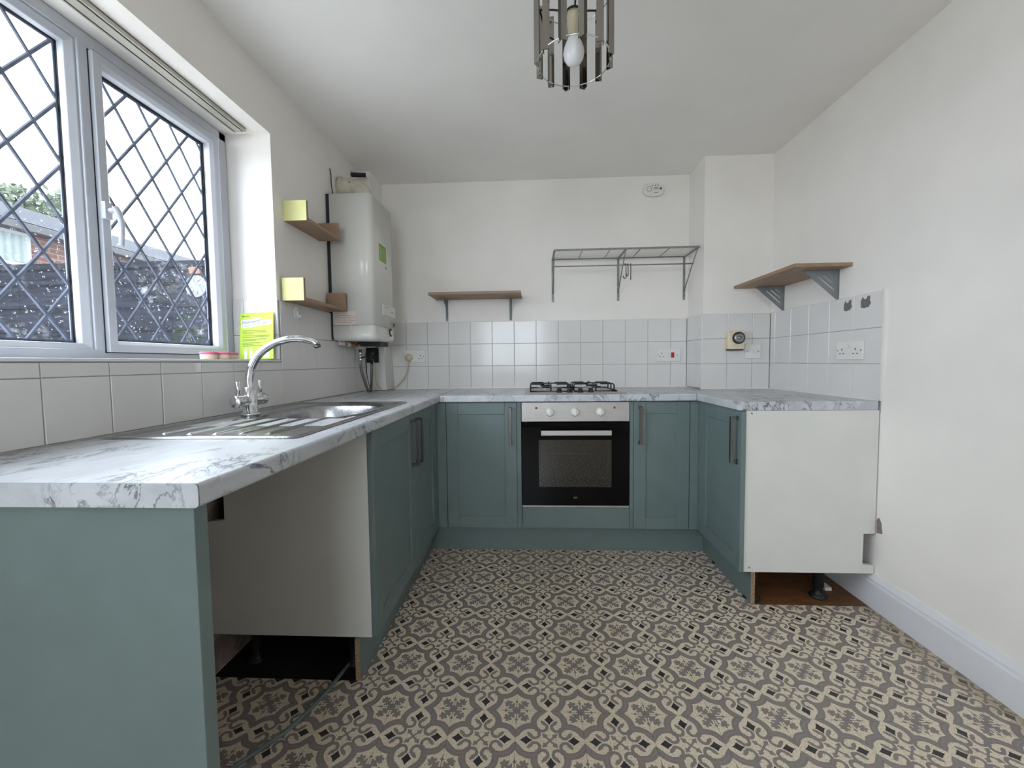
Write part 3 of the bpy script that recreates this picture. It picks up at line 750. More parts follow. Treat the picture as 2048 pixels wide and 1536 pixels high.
# ------------------------------------------------------------------ sink and tap
sink = empty('kitchen_sink', (-.84, 1.43, CT), 'stainless steel inset sink with ridged drainer and single bowl', 'sink')
KX0, KX1, KY0, KY1 = -1.105, -.582, .985, 1.905
bcx, bcy, bhx, bhy = -.828, 1.612, .178, .215
def bowl_d(x, y):
    u, v = abs(x-bcx)/bhx, abs(y-bcy)/bhy
    return (u**3.2+v**3.2)**(1/3.2)
def sstep(a, b, t):
    t = max(0, min(1, (t-a)/(b-a))); return t*t*(3-2*t)
def sink_h(x, y):
    e = min(x-KX0, KX1-x, y-KY0, KY1-y)
    z = .0015+.0045*sstep(0, .006, e)-.0055*sstep(.014, .026, e)
    # drainer ridges run away from the camera
    if KY0+.05 < y < 1.42 and -1.06 < x < -.62:
        k = (x+.992)/.0735; fr_ = abs(k-round(k))
        end = sstep(KY0+.055, KY0+.075, y)*sstep(1.405, 1.36, y) if round(k) > 0 else sstep(KY0+.055, KY0+.075, y)*sstep(1.36, 1.31, y)
        if -1 <= round(k) <= 4: z += .0048*(1-sstep(.04, .11, fr_))*end
        z -= .0012*sstep(KY0+.05, 1.40, y)
    d = bowl_d(x, y)
    z -= .004*sstep(1.14, 1.03, d)
    z -= .150*sstep(1.02, .84, d)+.006*sstep(.84, 0, d)
    return CT+z
NX, NY = 131, 231
vs = [(KX0+(KX1-KX0)*i/(NX-1), KY0+(KY1-KY0)*j/(NY-1)) for j in range(NY) for i in range(NX)]
def corner_round(x, y):
    r = .022; cx = min(max(x, KX0+r), KX1-r); cy = min(max(y, KY0+r), KY1-r)
    dx, dy = x-cx, y-cy
    if dx and dy:
        L = math.hypot(dx, dy); mxx = max(abs(dx), abs(dy))
        f = mxx/L; return cx+dx*f, cy+dy*f
    return x, y
V3 = []
for x, y in vs:
    h = sink_h(x, y); x2, y2 = corner_round(x, y); V3.append((x2, y2, h))
def subset(sel):
    m = MB(); idx = {}; vv = []; ff = []
    for j in range(NY-1):
        for i in range(NX-1):
            cx, cy = KX0+(KX1-KX0)*(i+.5)/(NX-1), KY0+(KY1-KY0)*(j+.5)/(NY-1)
            if sel(bowl_d(cx, cy)):
                q = []
                for a, b in ((i, j), (i+1, j), (i+1, j+1), (i, j+1)):
                    k = b*NX+a
                    if k not in idx: idx[k] = len(vv); vv.append(V3[k])
                    q.append(idx[k])
                ff.append(tuple(q))
    return m.add(vv, ff, True)
subset(lambda d: d >= 1.04).build('drainer', M['sinksteel'], sink)
bw = subset(lambda d: d < 1.04).build('bowl', M['sinksteel'], sink)
MB().lathe([(.0, 0), (.038, 0), (.044, .003), (.044, .004), (.03, .004), (.028, .001), (.0, .001)], (bcx, bcy, CT-.157), n=24).build('plug_hole', M['chrome'], bw)
tap = empty('mixer_tap', (-1.03, 1.455, CT+.003), 'chrome swan neck mixer tap with two lever handles behind the sink', 'tap')
tx, ty, tz = -1.03, 1.455, CT+.001
MB().lathe([(.031, 0), (.031, .006), (.027, .010), (.024, .010), (.024, .05), (.024, .098), (.021, .102), (.0, .102)], (tx, ty, tz), n=32).build('body', M['chrome'], tap)
MB().tube([(tx, ty, tz+.10), (tx+.001, ty, tz+.135), (tx+.010, ty+.002, tz+.175), (tx+.036, ty+.006, tz+.22), (tx+.082, ty+.012, tz+.255), (tx+.135, ty+.020, tz+.274), (tx+.185, ty+.028, tz+.276), (tx+.222, ty+.033, tz+.268), (tx+.238, ty+.036, tz+.255)], [.0155, .015, .0145, .014, .0135, .013, .013, .0135, .0135], 20, smooth_path=6).build('spout', M['chrome'], tap)
MB().lathe([(.010, 0), (.012, .002), (.012, .010), (.0, .010)], (tx+.242, ty+.0365, tz+.244), (-.35, 0, 1), 18).build('aerator', M['hsteel'], tap)
MB().lathe([(.0, -.078), (.0205, -.078), (.0215, -.076), (.0215, -.034), (.018, -.032), (.018, .032), (.0215, .034), (.0215, .076), (.0205, .078), (0, .078)], (tx, ty, tz+.055), (0, 1, 0), 28).build('barrel', M['chrome'], tap)
for s_ in (-1, 1):
    MB().tube([(tx, ty+s_*.058, tz+.070), (tx, ty+s_*.058, tz+.082), (tx, ty+s_*.058, tz+.083), (tx, ty+s_*.060, tz+.125)], [.0055, .0055, .0065, .0065], 14).build('lever', M['chrome'], tap)

# ------------------------------------------------------------------ oven
oven = empty('built_in_oven', (.236, 2.5, .27), 'stainless and black glass built in electric oven', 'oven')
OX0, OX1, OY = -.0615, .5350, 2.300
fas = B((OX0, OY, .759), (OX1, OY+.02, .867)).build('control_panel', M['steel'], oven, .0015)
for x, lab in ((.097, ''), (.237, ''), (.376, '')):
    k = MB().lathe([(.0, 0), (.024, 0), (.024, .003), (.021, .005), (.0195, .018), (.016, .022), (0, .022)], (x, OY, .812), (0, -1, 0), 28).build('knob', M['whitepl'], fas)
    B((x-.004, OY-.0265, .794), (x+.004, OY-.015, .830)).build('knob_grip', M['whitepl'], k, .0015)
    for q in range(9):
        a = PI*(.5+1.75*(q-4)/9*.9)
        MB().box((x+.031*math.cos(a)-.0012, OY-.0006, .812+.031*math.sin(a)-.0012), (x+.031*math.cos(a)+.0012, OY, .812+.031*math.sin(a)+.0012)).build('dial_mark', M['greyink'], fas)
for x, k in ((.021, 'redlamp'), (.453, 'amber')): MB().lathe([(.0, 0), (.0062, 0), (.006, .002), (.003, .0035), (0, .0035)], (x, OY, .836), (0, -1, 0), 14).build('indicator_lamp', M[k], fas)
# door: black glass with a see-through window, real cavity behind
GZa, GZb = .284, .754
wx0, wx1, wz0, wz1 = .034, .438, .388, .656
m = MB().box((OX0+.001, OY, GZa), (wx0, OY+.018, GZb)).box((wx1, OY, GZa), (OX1-.001, OY+.018, GZb)).box((wx0, OY, GZa), (wx1, OY+.018, wz0)).box((wx0, OY, wz1), (wx1, OY+.018, GZb))
od = m.build('oven_door', M['blackglass'], oven)
B((wx0, OY+.0002, wz0), (wx1, OY+.004, wz1)).build('door_window', M['ovenglass'], od)
B((OX0, OY, .272), (OX1, OY+.018, .2825)).build('bottom_trim', M['steel'], od)
m = MB().box((.045, OY-.040, .686), (.432, OY-.028, .714)); m.box((.058, OY-.03, .694), (.072, OY, .708)).box((.405, OY-.03, .694), (.419, OY, .708))
m.build('door_handle', M['steel'], od, .003)
B((.226, OY-.0004, .3235), (.247, OY, .3325)).build('badge', M['hsteel'], od)
m = MB().box((OX0+.02, OY+.02, .285), (OX1-.02, 2.83, .30)).box((OX0+.02, OY+.02, .84), (OX1-.02, 2.83, .855)).box((OX0+.02, OY+.02, .30), (OX0+.03, 2.83, .84)).box((OX1-.03, OY+.02, .30), (OX1-.02, 2.83, .84)).box((OX0+.02, 2.82, .285), (OX1-.02, 2.83, .855))
m.build('cavity', M['black'], oven)
for z, raised in ((.61, 1), (.565, 0)):
    m = MB(); m.tube([(0, 2.36, z), (.472, 2.36, z), (.472, 2.76, z), (0, 2.76, z)], .003, 6, closed=True)
    for k in range(1, 12): m.tube([(.472*k/12, 2.36, z), (.472*k/12, 2.76, z)], .0016, 5)
    if raised:
        for a in (.07, .27):
            m.tube([(a-.005, 2.362, z), (a, 2.362, z+.018), (a+.01, 2.362, z+.023), (a+.12, 2.362, z+.023), (a+.135, 2.362, z+.016), (a+.14, 2.362, z)], .003, 6)
    m.build('rack', M['chrome'], oven)

# ------------------------------------------------------------------ gas hob
hob = empty('gas_hob', (.24, 2.57, CT), 'stainless gas hob with black pan supports set in back worktop', 'hob')
hx0, hx1, hy0, hy1 = -.046, .528, 2.322, 2.812
m = MB().hexa([(hx0, hy0, CT+.0004), (hx1, hy0, CT+.0004), (hx1, hy1, CT+.0004), (hx0, hy1, CT+.0004)], [(hx0+.006, hy0+.006, CT+.006), (hx1-.006, hy0+.006, CT+.006), (hx1-.006, hy1-.006, CT+.006), (hx0+.006, hy1-.006, CT+.006)])
m.build('plate', M['steel'], hob, .001)
burn = [(.085, 2.50, .024), (.085, 2.70, .032), (.385, 2.50, .03), (.385, 2.70, .038)]
for x, y, r in burn:
    b_ = MB().lathe([(0, 0), (r*1.9, 0), (r*1.8, .003), (r*1.15, .005), (r*1.1, .016), (r*.95, .020), (0, .020)], (x, y, CT+.006), n=28).build('burner', M['steel'], hob)
    MB().lathe([(0, 0), (r, 0), (r, .005), (r*.85, .008), (0, .008)], (x, y, CT+.0262), n=28).build('burner_cap', M['black'], b_)
for x in (.155, .215, .275, .335):
    k = MB().lathe([(0, 0), (.018, 0), (.017, .004), (.014, .006), (.013, .022), (.011, .024), (0, .024)], (x, 2.385, CT+.006), n=20).build('knob', M['blackpl'], hob)
for x0, x1 in ((-.010, .228), (.250, .490)):
    m = MB(); ya, yb = 2.425, 2.775; zb, zt = CT+.010, CT+.048; r = .0042
    m.tube([(x0, ya, zb), (x1, ya, zb), (x1, yb, zb), (x0, yb, zb)], r, 7, closed=True)
    xm = (x0+x1)/2
    for yy in (2.50, 2.70):
        for sgn, xe in ((1, x0), (-1, x1)):
            m.tube([(xe, yy, zb), (xe, yy, zt-.008), (xe+sgn*.008, yy, zt), (xe+sgn*.082, yy, zt)], r, 7)
    for ye, yi, sgn in ((ya, 2.46, 1), (yb, 2.74, -1)):
        m.tube([(xm, ye, zb), (xm, ye, zt-.008), (xm, ye+sgn*.008, zt), (xm, ye+sgn*.06, zt)], r, 7)
    m.tube([(xm, 2.555, zt), (xm, 2.645, zt)], r, 7)
    m.tube([(x0, 2.6, zb), (x0, 2.6, zt-.008), (x0+.008, 2.6, zt), (x1-.008, 2.6, zt), (x1, 2.6, zt-.008), (x1, 2.6, zb)], r, 7)
    for xx, yy in ((x0, ya), (x1, ya), (x1, yb), (x0, yb)): m.tube([(xx, yy, CT+.0062), (xx, yy, zb)], .005, 7)
    m.build('pan_support', M['black'], hob)

# ------------------------------------------------------------------ boiler and its pipes
boi = empty('gas_boiler', (-1.0, 2.445, 1.225), 'tall off white gas boiler on the left wall', 'boiler')
bx0, bx1, by0, by1 = -1.108, -.875, 2.27, 2.622
m = MB().prism([(bx0, by0), (bx1-.035, by0), (bx1-.017, by0+.006), (bx1-.005, by0+.018), (bx1, by0+.036), (bx1, by1-.036), (bx1-.005, by1-.018), (bx1-.017, by1-.006), (bx1-.035, by1), (bx0, by1)], 'z', 1.310, 2.028, True)
cas = m.build('casing', M['boiler'], boi)
m = MB(); a_ = [(bx0, by0), (bx1-.035, by0), (bx1-.017, by0+.006), (bx1-.005, by0+.018), (bx1, by0+.036), (bx1, by1-.036), (bx1-.005, by1-.018), (bx1-.017, by1-.006), (bx1-.035, by1), (bx0, by1)]
cxm, cym = -.99, 2.446
bot = [(cxm+(x-cxm)*.955+.0, cym+(y-cym)*.97, 1.226) for x, y in a_]; mid = [(x, y, 1.245) for x, y in a_]; top = [(x, y, 1.3085) for x, y in a_]
n = len(a_); m.add(bot+mid+top, [tuple(range(n))[::-1], tuple(range(2*n, 3*n))]+[(i, (i+1) % n, n+(i+1) % n, n+i) for i in range(n)]+[(n+i, n+(i+1) % n, 2*n+(i+1) % n, 2*n+i) for i in range(n)], True)
low = m.build('lower_cover', M['boiler'], boi)
B((-1.012, by0-.0015, 1.235), (-1.004, by0+.003, 1.3075)).build('cover_seam', M['flue'], low)
B((XL+.002, by0+.004, 1.235), (bx0-.002, by1-.004, 2.03)).build('back_frame', M['gasket'], boi)
# elbow flue into the wall
pts = [(-.985, 2.45, 2.025), (-.985, 2.45, 2.06), (-.992, 2.45, 2.092), (-1.012, 2.45, 2.117), (-1.042, 2.45, 2.130), (-1.08, 2.45, 2.133), (-1.131, 2.45, 2.133)]
fl = MB().tube(pts, .054, 24, smooth_path=4).build('flue_elbow', M['flue'], boi)
MB().lathe([(.054, 0), (.06, 0), (.06, .016), (.054, .018)], (-1.118, 2.45, 2.133), (1, 0, 0), 28).build('flue_collar', M['flue'], fl)
MB().lathe([(0, 0), (.0045, 0), (.004, .003), (0, .003)], (-1.045, 2.399, 2.142), (.1, -1, .2), 10).build('screw', M['greyink'], fl)
MB().tube([(-1.128, 2.335, 2.192), (-1.118, 2.325, 2.16), (-1.116, 2.322, 2.10), (-1.108, 2.325, 2.035)], .0028, 6, smooth_path=4).build('thin_wire', M['gasket'], boi)
# stickers and controls on the front
fx = bx1
gl = B((fx, 2.376, 1.69), (fx+.0006, 2.492, 1.788)).build('green_sticker', M['greenlabel'], boi)
for z in (1.765, 1.748, 1.735, 1.722, 1.709): B((fx+.0006, 2.384, z-.002), (fx+.0009, 2.484-(.03 if z < 1.72 else 0), z+.002)).build('print_line', M['greenlabel2'], gl)
B((fx, 2.470, 1.660), (fx+.0005, 2.496, 1.672)).build('printed_mark', M['labelink'], boi)
fp = B((fx-.002, 2.405, 1.378), (fx+.006, 2.619, 1.446)).build('control_flap', M['boiler'], boi, .004)
B((fx+.006, 2.46, 1.428), (fx+.0065, 2.49, 1.432)).build('flap_slot', M['greyink'], fp)
B((fx+.006, 2.54, 1.405), (fx+.0064, 2.58, 1.412)).build('print_line', M['labelink'], fp)
dl = MB().lathe([(0, 0), (.024, 0), (.024, .004), (.02, .005), (0, .005)], (fx, 2.535, 1.283), (1, 0, 0), 24).build('gauge_ring', M['blackpl'], boi)
MB().lathe([(0, 0), (.015, 0), (.015, .0015), (0, .0015)], (fx+.005, 2.535, 1.283), (1, 0, 0), 24).build('gauge_face', M['whitepl'], dl)
B((fx, 2.590, 1.322), (fx+.004, 2.602, 1.345)).build('rocker_switch', M['blackpl'], boi)
lb = B((-1.098, by0-.0006, 1.312), (-.978, by0, 1.386)).build('printed_sticker', M['label'], boi)
for k, z in enumerate((1.376, 1.362, 1.354, 1.344, 1.334, 1.325)): B((-1.095, by0-.001, z-.0018), (-1.075 if k == 0 else -.982-.02*(k % 2), by0-.0006, z+.0010)).build('print_line', M['labelink'], lb)
# pipes below
MB().tube([(-1.118, 2.34, 1.214), (-1.095, 2.36, 1.212), (-1.075, 2.40, 1.208)], .014, 12, smooth_path=3).build('white_lagging', M['tape'], boi)
MB().tube([(-1.09, 2.36, 1.211), (-1.07, 2.42, 1.206), (-1.06, 2.48, 1.200)], .0125, 12, smooth_path=3).build('copper_pipe', M['copper'], boi)
MB().tube([(-1.062, 2.47, 1.202), (-1.058, 2.52, 1.198), (-1.052, 2.56, 1.200)], .016, 12, smooth_path=3).build('white_lagging', M['tape'], boi)
B((-1.06, 2.47, 1.2), (-.92, 2.61, 1.226)).build('connection_plate', M['blackpl'], boi)
for k, (x, y) in enumerate(((-1.08, 2.56), (-1.02, 2.59))):
    v_ = MB().lathe([(.009, 0), (.009, .02), (.015, .022), (.015, .04), (.010, .042), (.010, .06), (.014, .062), (.014, .078), (.009, .08), (.009, .12)], (x, y, 1.09), n=14).build('valve', M['chrome' if k == 0 else 'blackpl'], boi)
    MB().tube([(x, y, 1.13), (x+.035, y-.02, 1.135)], .005, 8).build('valve_lever', M['blackpl'], v_)
MB().tube([(-1.03, 2.50, 1.215), (-1.02, 2.52, 1.20), (-.99, 2.53, 1.197), (-.96, 2.54, 1.21), (-.945, 2.55, 1.226)], .004, 8, smooth_path=4).build('white_wire', M['tape'], boi)
for pts in ([(-1.08, 2.56, 1.10), (-1.078, 2.565, 1.05), (-1.062, 2.58, .97), (-1.048, 2.60, .9105)], [(-1.02, 2.59, 1.10), (-1.022, 2.59, 1.05), (-1.030, 2.60, .97), (-1.046, 2.62, .9105)]):
    MB().tube(pts, .0085, 12, smooth_path=5).build('flexible_hose', M['hose'], boi)
MB().tube([(-1.056, 2.58, 1.16), (-1.055, 2.59, 1.03), (-1.049, 2.63, .9105)], .0022, 6, smooth_path=4).build('thin_wire', M['gasket'], boi)
# boxed-in pipes in the corner
pb = empty('pipe_boxing', (-1.08, 2.81, CT), 'white boxed in pipe casing in the corner behind the boiler', 'pipe casing')
B((XL+.001, 2.71, 1.21), (-1.045, YB-.001, HC-.001)).build('upper_box', M['wall'], pb)
m = MB().hexa([(XL+.012, 2.745, CT+.004), (-.985, 2.745, CT+.004), (-.985, YB-.011, CT+.004), (XL+.012, YB-.011, CT+.004)], [(XL+.012, 2.755, 1.205), (-1.0, 2.755, 1.205), (-1.0, YB-.011, 1.205), (XL+.012, YB-.011, 1.205)])
m.build('lower_box', M['white_board'], pb)
B((-1.115, 2.7435, 1.10), (-1.035, 2.7535, 1.20)).build('cut_opening', M['gasket'], pb)
MB().tube([(-1.128, 2.62, 2.285), (-1.09, 2.63, 2.287), (-1.045, 2.645, 2.291)], .0135, 14).build('overflow_pipe', M['blackpl'], None, 0, 'short black pipe stub near ceiling above the boiler flue', 'pipe')

# ------------------------------------------------------------------ sockets and electrics
def faceplate(root, face, plane, s0, s1, z0, z1, nm='plate', mt='whitepl', d=.009):
    P = mapper(face, plane); return B(P(s0, z0, 0), P(s1, z1, d)).build(nm, M[mt], root, .003)
def pins(plate, face, plane, s, z, sgn=1):
    P = mapper(face, plane)
    for ds, dz, w, h in ((0, .011, .0022, .0045), (-.011, -.009, .0036, .0022), (.011, -.009, .0036, .0022)):
        B(P(s+ds-w, z+dz-h, .009), P(s+ds+w, z+dz+h, .0096)).build('pin_slot', M['gasket'], plate)
def rocker(plate, face, plane, s, z, w=.007, h=.011, mt='whitepl'):
    P = mapper(face, plane); B(P(s-w, z-h, .009), P(s+w, z+h, .0125)).build('rocker_switch', M[mt], plate, .001)
def screws(plate, face, plane, ss, z):
    P = mapper(face, plane); ax = Vector(P(0, 0, 1))-Vector(P(0, 0, 0))
    for s in ss: MB().lathe([(0, 0), (.0035, 0), (.003, .001), (0, .001)], P(s, z, .009), ax, 10).build('screw', M['adhesive'], plate)
ypl = YB-TH
r = empty('double_socket', (-.83, ypl, 1.10), 'white double socket with cream plug below the boiler side', 'socket')
p0 = faceplate(r, '-y', ypl, -.908, -.756, 1.098, 1.185)
pins(p0, '-y', ypl, -.792, 1.137); rocker(p0, '-y', ypl, -.842, 1.160); rocker(p0, '-y', ypl, -.822, 1.160); screws(p0, '-y', ypl, (-.895, -.769), 1.142)
pg = empty('boiler_flex', (-.872, ypl-.02, .91), 'cream plug and cable trailing from socket to boiler', 'cable')
MB().lathe([(0, 0), (.026, 0), (.027, .012), (.020, .030), (.012, .036), (0, .036)], (-.872, ypl-.0095, 1.133), (0, -1, 0), 20).build('plug', M['ivory'], pg)
MB().tube([(-.872, ypl-.028, 1.120), (-.873, ypl-.030, 1.075), (-.892, ypl-.034, 1.01), (-.935, ypl-.04, .952), (-.982, ypl-.05, .919), (-1.02, ypl-.14, .915), (-1.02, 2.735, .925), (-1.045, 2.725, .96), (-1.058, 2.72, 1.04), (-1.055, 2.70, 1.13), (-1.03, 2.61, 1.20)], .0035, 8, smooth_path=5).build('flex', M['cablew'], pg)
r = empty('cooker_outlet', (.93, ypl, 1.09), 'white cooker control plate with red switch right of hob', 'socket')
p0 = faceplate(r, '-y', ypl, .858, 1.022, 1.086, 1.176)
pins(p0, '-y', ypl, .893, 1.130); rocker(p0, '-y', ypl, .927, 1.153); rocker(p0, '-y', ypl, .967, 1.130, .011, .018, 'red'); screws(p0, '-y', ypl, (.870, 1.000), 1.131)
ypp = PY-TH
r = empty('fused_spur', (1.375, ypp, 1.10), 'white fused switch plate beside the round timer', 'switch')
p0 = faceplate(r, '-y', ypp, 1.328, 1.424, 1.099, 1.189); rocker(p0, '-y', ypp, 1.388, 1.145, .012, .013); screws(p0, '-y', ypp, (1.342, 1.408), 1.144)
r = empty('round_dial_timer', (1.27, ypp, 1.15), 'cream wall timer with black ringed dial on pillar tiles', 'timer')
tb = MB().prism(rrect(1.208, 1.156, 1.306, 1.272, .012), 'y', ypp-.045, ypp).build('case', M['cream'], r, .004)
B((1.214, ypp-.044, 1.150), (1.300, ypp-.002, 1.157)).build('case_base', M['blackpl'], tb)
yy = ypp-.045
dlt = MB().lathe([(0, 0), (.037, 0), (.037, .008), (.034, .011), (0, .011)], (1.268, yy, 1.226), (0, -1, 0), 32).build('dial', M['blackpl'], tb)
MB().lathe([(.017, 0), (.031, 0), (.030, .003), (.018, .003)], (1.268, yy-.011, 1.226), (0, -1, 0), 32).build('dial_ring', M['ringsteel'], dlt)
MB().lathe([(0, 0), (.013, 0), (.012, .010), (0, .011)], (1.268, yy-.011, 1.226), (0, -1, 0), 24).build('dial_button', M['ringsteel'], dlt)
xrp = XR-TH
r = empty('double_socket', (xrp, 2.0, 1.08), 'white double socket on the right wall tiles', 'socket')
p0 = faceplate(r, '-x', xrp, 1.922, 2.082, 1.086, 1.172)
for s in (1.964, 2.046): pins(p0, '-x', xrp, s, 1.124)
rocker(p0, '-x', xrp, 2.012, 1.150); rocker(p0, '-x', xrp, 1.994, 1.150); screws(p0, '-x', xrp, (1.932, 2.072), 1.130)
def patch(y, z, pts, label):
    m = MB().prism([(y-a*.026, z+b*.026) for a, b in pts], 'x', xrp-.0012, xrp-.0002); m.build('adhesive_patch', M['adhesive'], None, 0, label, 'adhesive', 'grey adhesive patches')
catp = [(-.9, -.8), (-.95, .2), (-.6, .9), (-.3, .45), (.1, .5), (.35, .95), (.8, .9), (.75, .2), (.95, -.3), (.5, -.9), (.1, -.85), (-.2, -1.0)]
patch(2.028, 1.340, catp, 'left grey adhesive remnant above right wall socket')
patch(1.924, 1.342, [(x*1.12, y*1.05) for x, y in catp], 'right larger grey adhesive remnant at the tile edge')
# smoke / carbon monoxide alarm
r = empty('carbon_monoxide_alarm', (.83, YB, 2.19), 'oval white alarm high on the back wall', 'alarm')
cxa, cza = .831, 2.245
pr = lambda sx_, sz_: [(cxa+sx_*math.copysign(abs(math.cos(t*PI/20))**.75, math.cos(t*PI/20)), cza+sz_*math.copysign(abs(math.sin(t*PI/20))**.75, math.sin(t*PI/20))) for t in range(40)]
ab = MB().prism(pr(.070, .044), 'y', YB-.026, YB-.0005, True).build('body', M['whitepl'], r, .006)
MB().tube([(cxa-.032+.016*math.cos(k*PI/10), YB-.0262, cza+.004+.016*math.sin(k*PI/10)) for k in range(20)], .0012, 6, closed=True).build('sounder_ring', M['greyink'], ab)
for a, z in ((-.012, .024), (.008, .027), (.026, .027)): MB().lathe([(0, 0), (.004, 0), (.003, .001), (0, .001)], (cxa+a, YB-.0262, cza+z), (0, -1, 0), 10).build('status_light', M['greyink'], ab)
for a, b, z, h in ((.0, .03, .010, .0018), (-.004, .034, .003, .0012), (.0, .026, -.020, .0014)): B((cxa+a, YB-.0268, cza+z-h), (cxa+b, YB-.0260, cza+z+h)).build('print_line', M['greyink'], ab)
B((cxa+.040, YB-.0268, cza-.002), (cxa+.051, YB-.0260, cza+.012)).build('test_button', M['blackpl'], ab)

# ------------------------------------------------------------------ shelves
def ushelf(y0, y1, z0, z1, label):
    r = empty('box_shelf', (-1.07, (y0+y1)/2, z0), label, 'shelf', 'small U shaped shelves on the left wall')
    x0, x1, t = XL+.001, -1.020, .015
    if z0 < 1.384: x0 = -1.1199
    B((x0, y0, z0), (x1, y1, z0+t)).build('board', M['oaky'], r, .0006)
    u = B((x0, y0, z0+t), (x1, y0+t, z1)).build('upright', M['oaky'], r, .0006)
    B((x0, y0-.0008, z0), (x1-.0005, y0-.0001, z1)).build('painted_face', M['yellow'], u)
    B((x0, y1-t, z0+t), (x1, y1, z1)).build('upright', M['oaky'], r, .0006)
ushelf(1.872, 2.195, 1.750, 1.840, 'upper U shaped oak shelf with yellow end beside boiler')
ushelf(1.826, 2.250, 1.3815, 1.483, 'lower U shaped oak shelf with yellow end above the tiles')
def bracket(root, face, plane, s, z, depth, h):
    P = mapper(face, plane); t = .0015
    # triangular cheek with three slanted slots: built from strips
    hole = []
    def q(n, dz): return P(s, z-dz, n)
    def tri(pts):
        vs = [P(s-t, z-b, a) for a, b in pts]+[P(s+t, z-b, a) for a, b in pts]; n = len(pts)
        return vs, [tuple(range(n))[::-1], tuple(range(n, 2*n))]+[(i, (i+1) % n, n+(i+1) % n, n+i) for i in range(n)]
    m = MB()
    # hypotenuse direction from (depth,0) to (0,h); strips parallel to it
    def par(f0, f1, u0=0, u1=1):
        # region between parallels at fraction f0..f1 of the triangle, from u0..u1 along
        A0, B0 = (depth*f0, 0), (0, h*f0); A1, B1 = (depth*f1, 0), (0, h*f1)
        L = lambda A, Bq, u: (A[0]+(Bq[0]-A[0])*u, A[1]+(Bq[1]-A[1])*u)
        pts = [L(A0, B0, u0), L(A1, B1, u0), L(A1, B1, u1), L(A0, B0, u1)]
        m.add(*tri(pts))
    par(.80, 1.0)
    for f0, f1, u0, u1 in ((.735, .80, .22, .86), (.555, .61, .22, .80), (.36, .41, .25, .60)):
        par(f0, f1, 0, u0); par(f0, f1, u1, 1)
    par(.61, .735); par(.41, .555); par(.03, .36)
    o = m.build('bracket', M['bracket'], root)
    B(P(s-.010, z-.0018, .002), P(s+.010, z-.0002, depth)).build('flange', M['bracket'], o)
    B(P(s-.009, z-h, .0002), P(s+.009, z, .002)).build('flange', M['bracket'], o)
    return o
def slim_bracket(root, s, z, depth, h):
    P = mapper('-y', YB)
    m = MB(); m.box(P(s-.009, z-h, .0003), P(s+.009, z, .003)).box(P(s-.009, z-.003, .003), P(s+.009, z-.0003, depth))
    vs = [P(s-.0018, z-.003, depth*.96), P(s-.0018, z-.05, .04), P(s-.0018, z-h+.006, .003), P(s-.0018, z-.003, .003)]
    vs += [P(s+.0018, *[0, 0]) if False else (v[0]+.0036, v[1], v[2]) for v in vs]
    m.add(vs, [(3, 2, 1, 0), (4, 5, 6, 7), (0, 1, 5, 4), (1, 2, 6, 5), (2, 3, 7, 6), (3, 0, 4, 7)])
    o = m.build('bracket', M['bracket'], root)
    for dz in (.062, h-.012):
        MB().lathe([(0, 0), (.0042, 0), (.003, .002), (0, .002)], P(s, z-dz, .003), (0, -1, 0), 10).build('screw', M['chrome'], o)
r = empty('wall_shelf', (-.37, 2.8, 1.385), 'oak shelf on slim grey brackets left of the wire rack', 'shelf', 'bracketed oak shelves')
B((-.673, 2.683, 1.536), (-.068, YB-.001, 1.553)).build('board', M['oak'], r, .0008)
slim_bracket(r, -.598, 1.536, .15, .150); slim_bracket(r, -.147, 1.536, .15, .150)
r = empty('wall_shelf', (1.36, 2.31, 1.375), 'oak shelf on slotted triangular brackets on the right wall', 'shelf', 'bracketed oak shelves')
B((1.228, 2.018, 1.5215), (XR-.001, 2.60, 1.5385)).build('board', M['oaky'], r, .0008)
bracket(r, '-x', XR, 2.108, 1.5215, .165, .147); bracket(r, '-x', XR, 2.545, 1.5215, .165, .147)
# wire rack
r = empty('wire_rack', (.6, 2.8, 1.508), 'grey metal wire rack shelf with rail on back wall', 'wire rack')
ra, rb, yf, zt = .148, 1.048, 2.672, 1.804
m = MB().box((ra-.004, yf-.005, zt-.010), (rb+.004, yf+.005, zt)).box((ra-.004, YB-.011, zt-.008), (rb+.004, YB-.003, zt))
m.build('frame_bar', M['rackmetal'], r)
for k in range(9):
    y = yf+.02+(YB-yf-.04)*k/8; MB().tube([(ra, y, zt-.003), (rb, y, zt-.003)], .0014, 6).build('shelf_wire', M['wirelight'], r)
for x in (.325, .50, .69, .87): MB().tube([(x, yf, zt-.007), (x, YB-.006, zt-.007)], .003, 6).build('cross_wire', M['rackmetal'], r)
for x in (ra, .598, rb-.004):
    m = MB().box((x-.007, YB-.006, 1.508), (x+.007, YB-.0005, zt)).box((x-.006, yf, zt-.012), (x+.006, YB-.004, zt-.004))
    b_ = m.build('bracket', M['rackmetal'], r)
    MB().tube([(x, yf+.012, zt-.012), (x, 2.775, 1.71), (x, YB-.008, 1.565)], .0035, 7).build('brace', M['rackmetal'], b_)
    for z in (1.522, 1.60): MB().lathe([(0, 0), (.004, 0), (.003, .002), (0, .002)], (x, YB-.006, z), (0, -1, 0), 10).build('screw', M['chrome'], b_)
MB().tube([(ra, 2.765, 1.717), (rb, 2.765, 1.717)], .0042, 8).build('hanging_rail', M['rackmetal'], r)
labs = ['leftmost S hook on the wire rack rail', 'middle S hook bunched on the wire rack rail', 'rightmost large S hook on the wire rack rail']
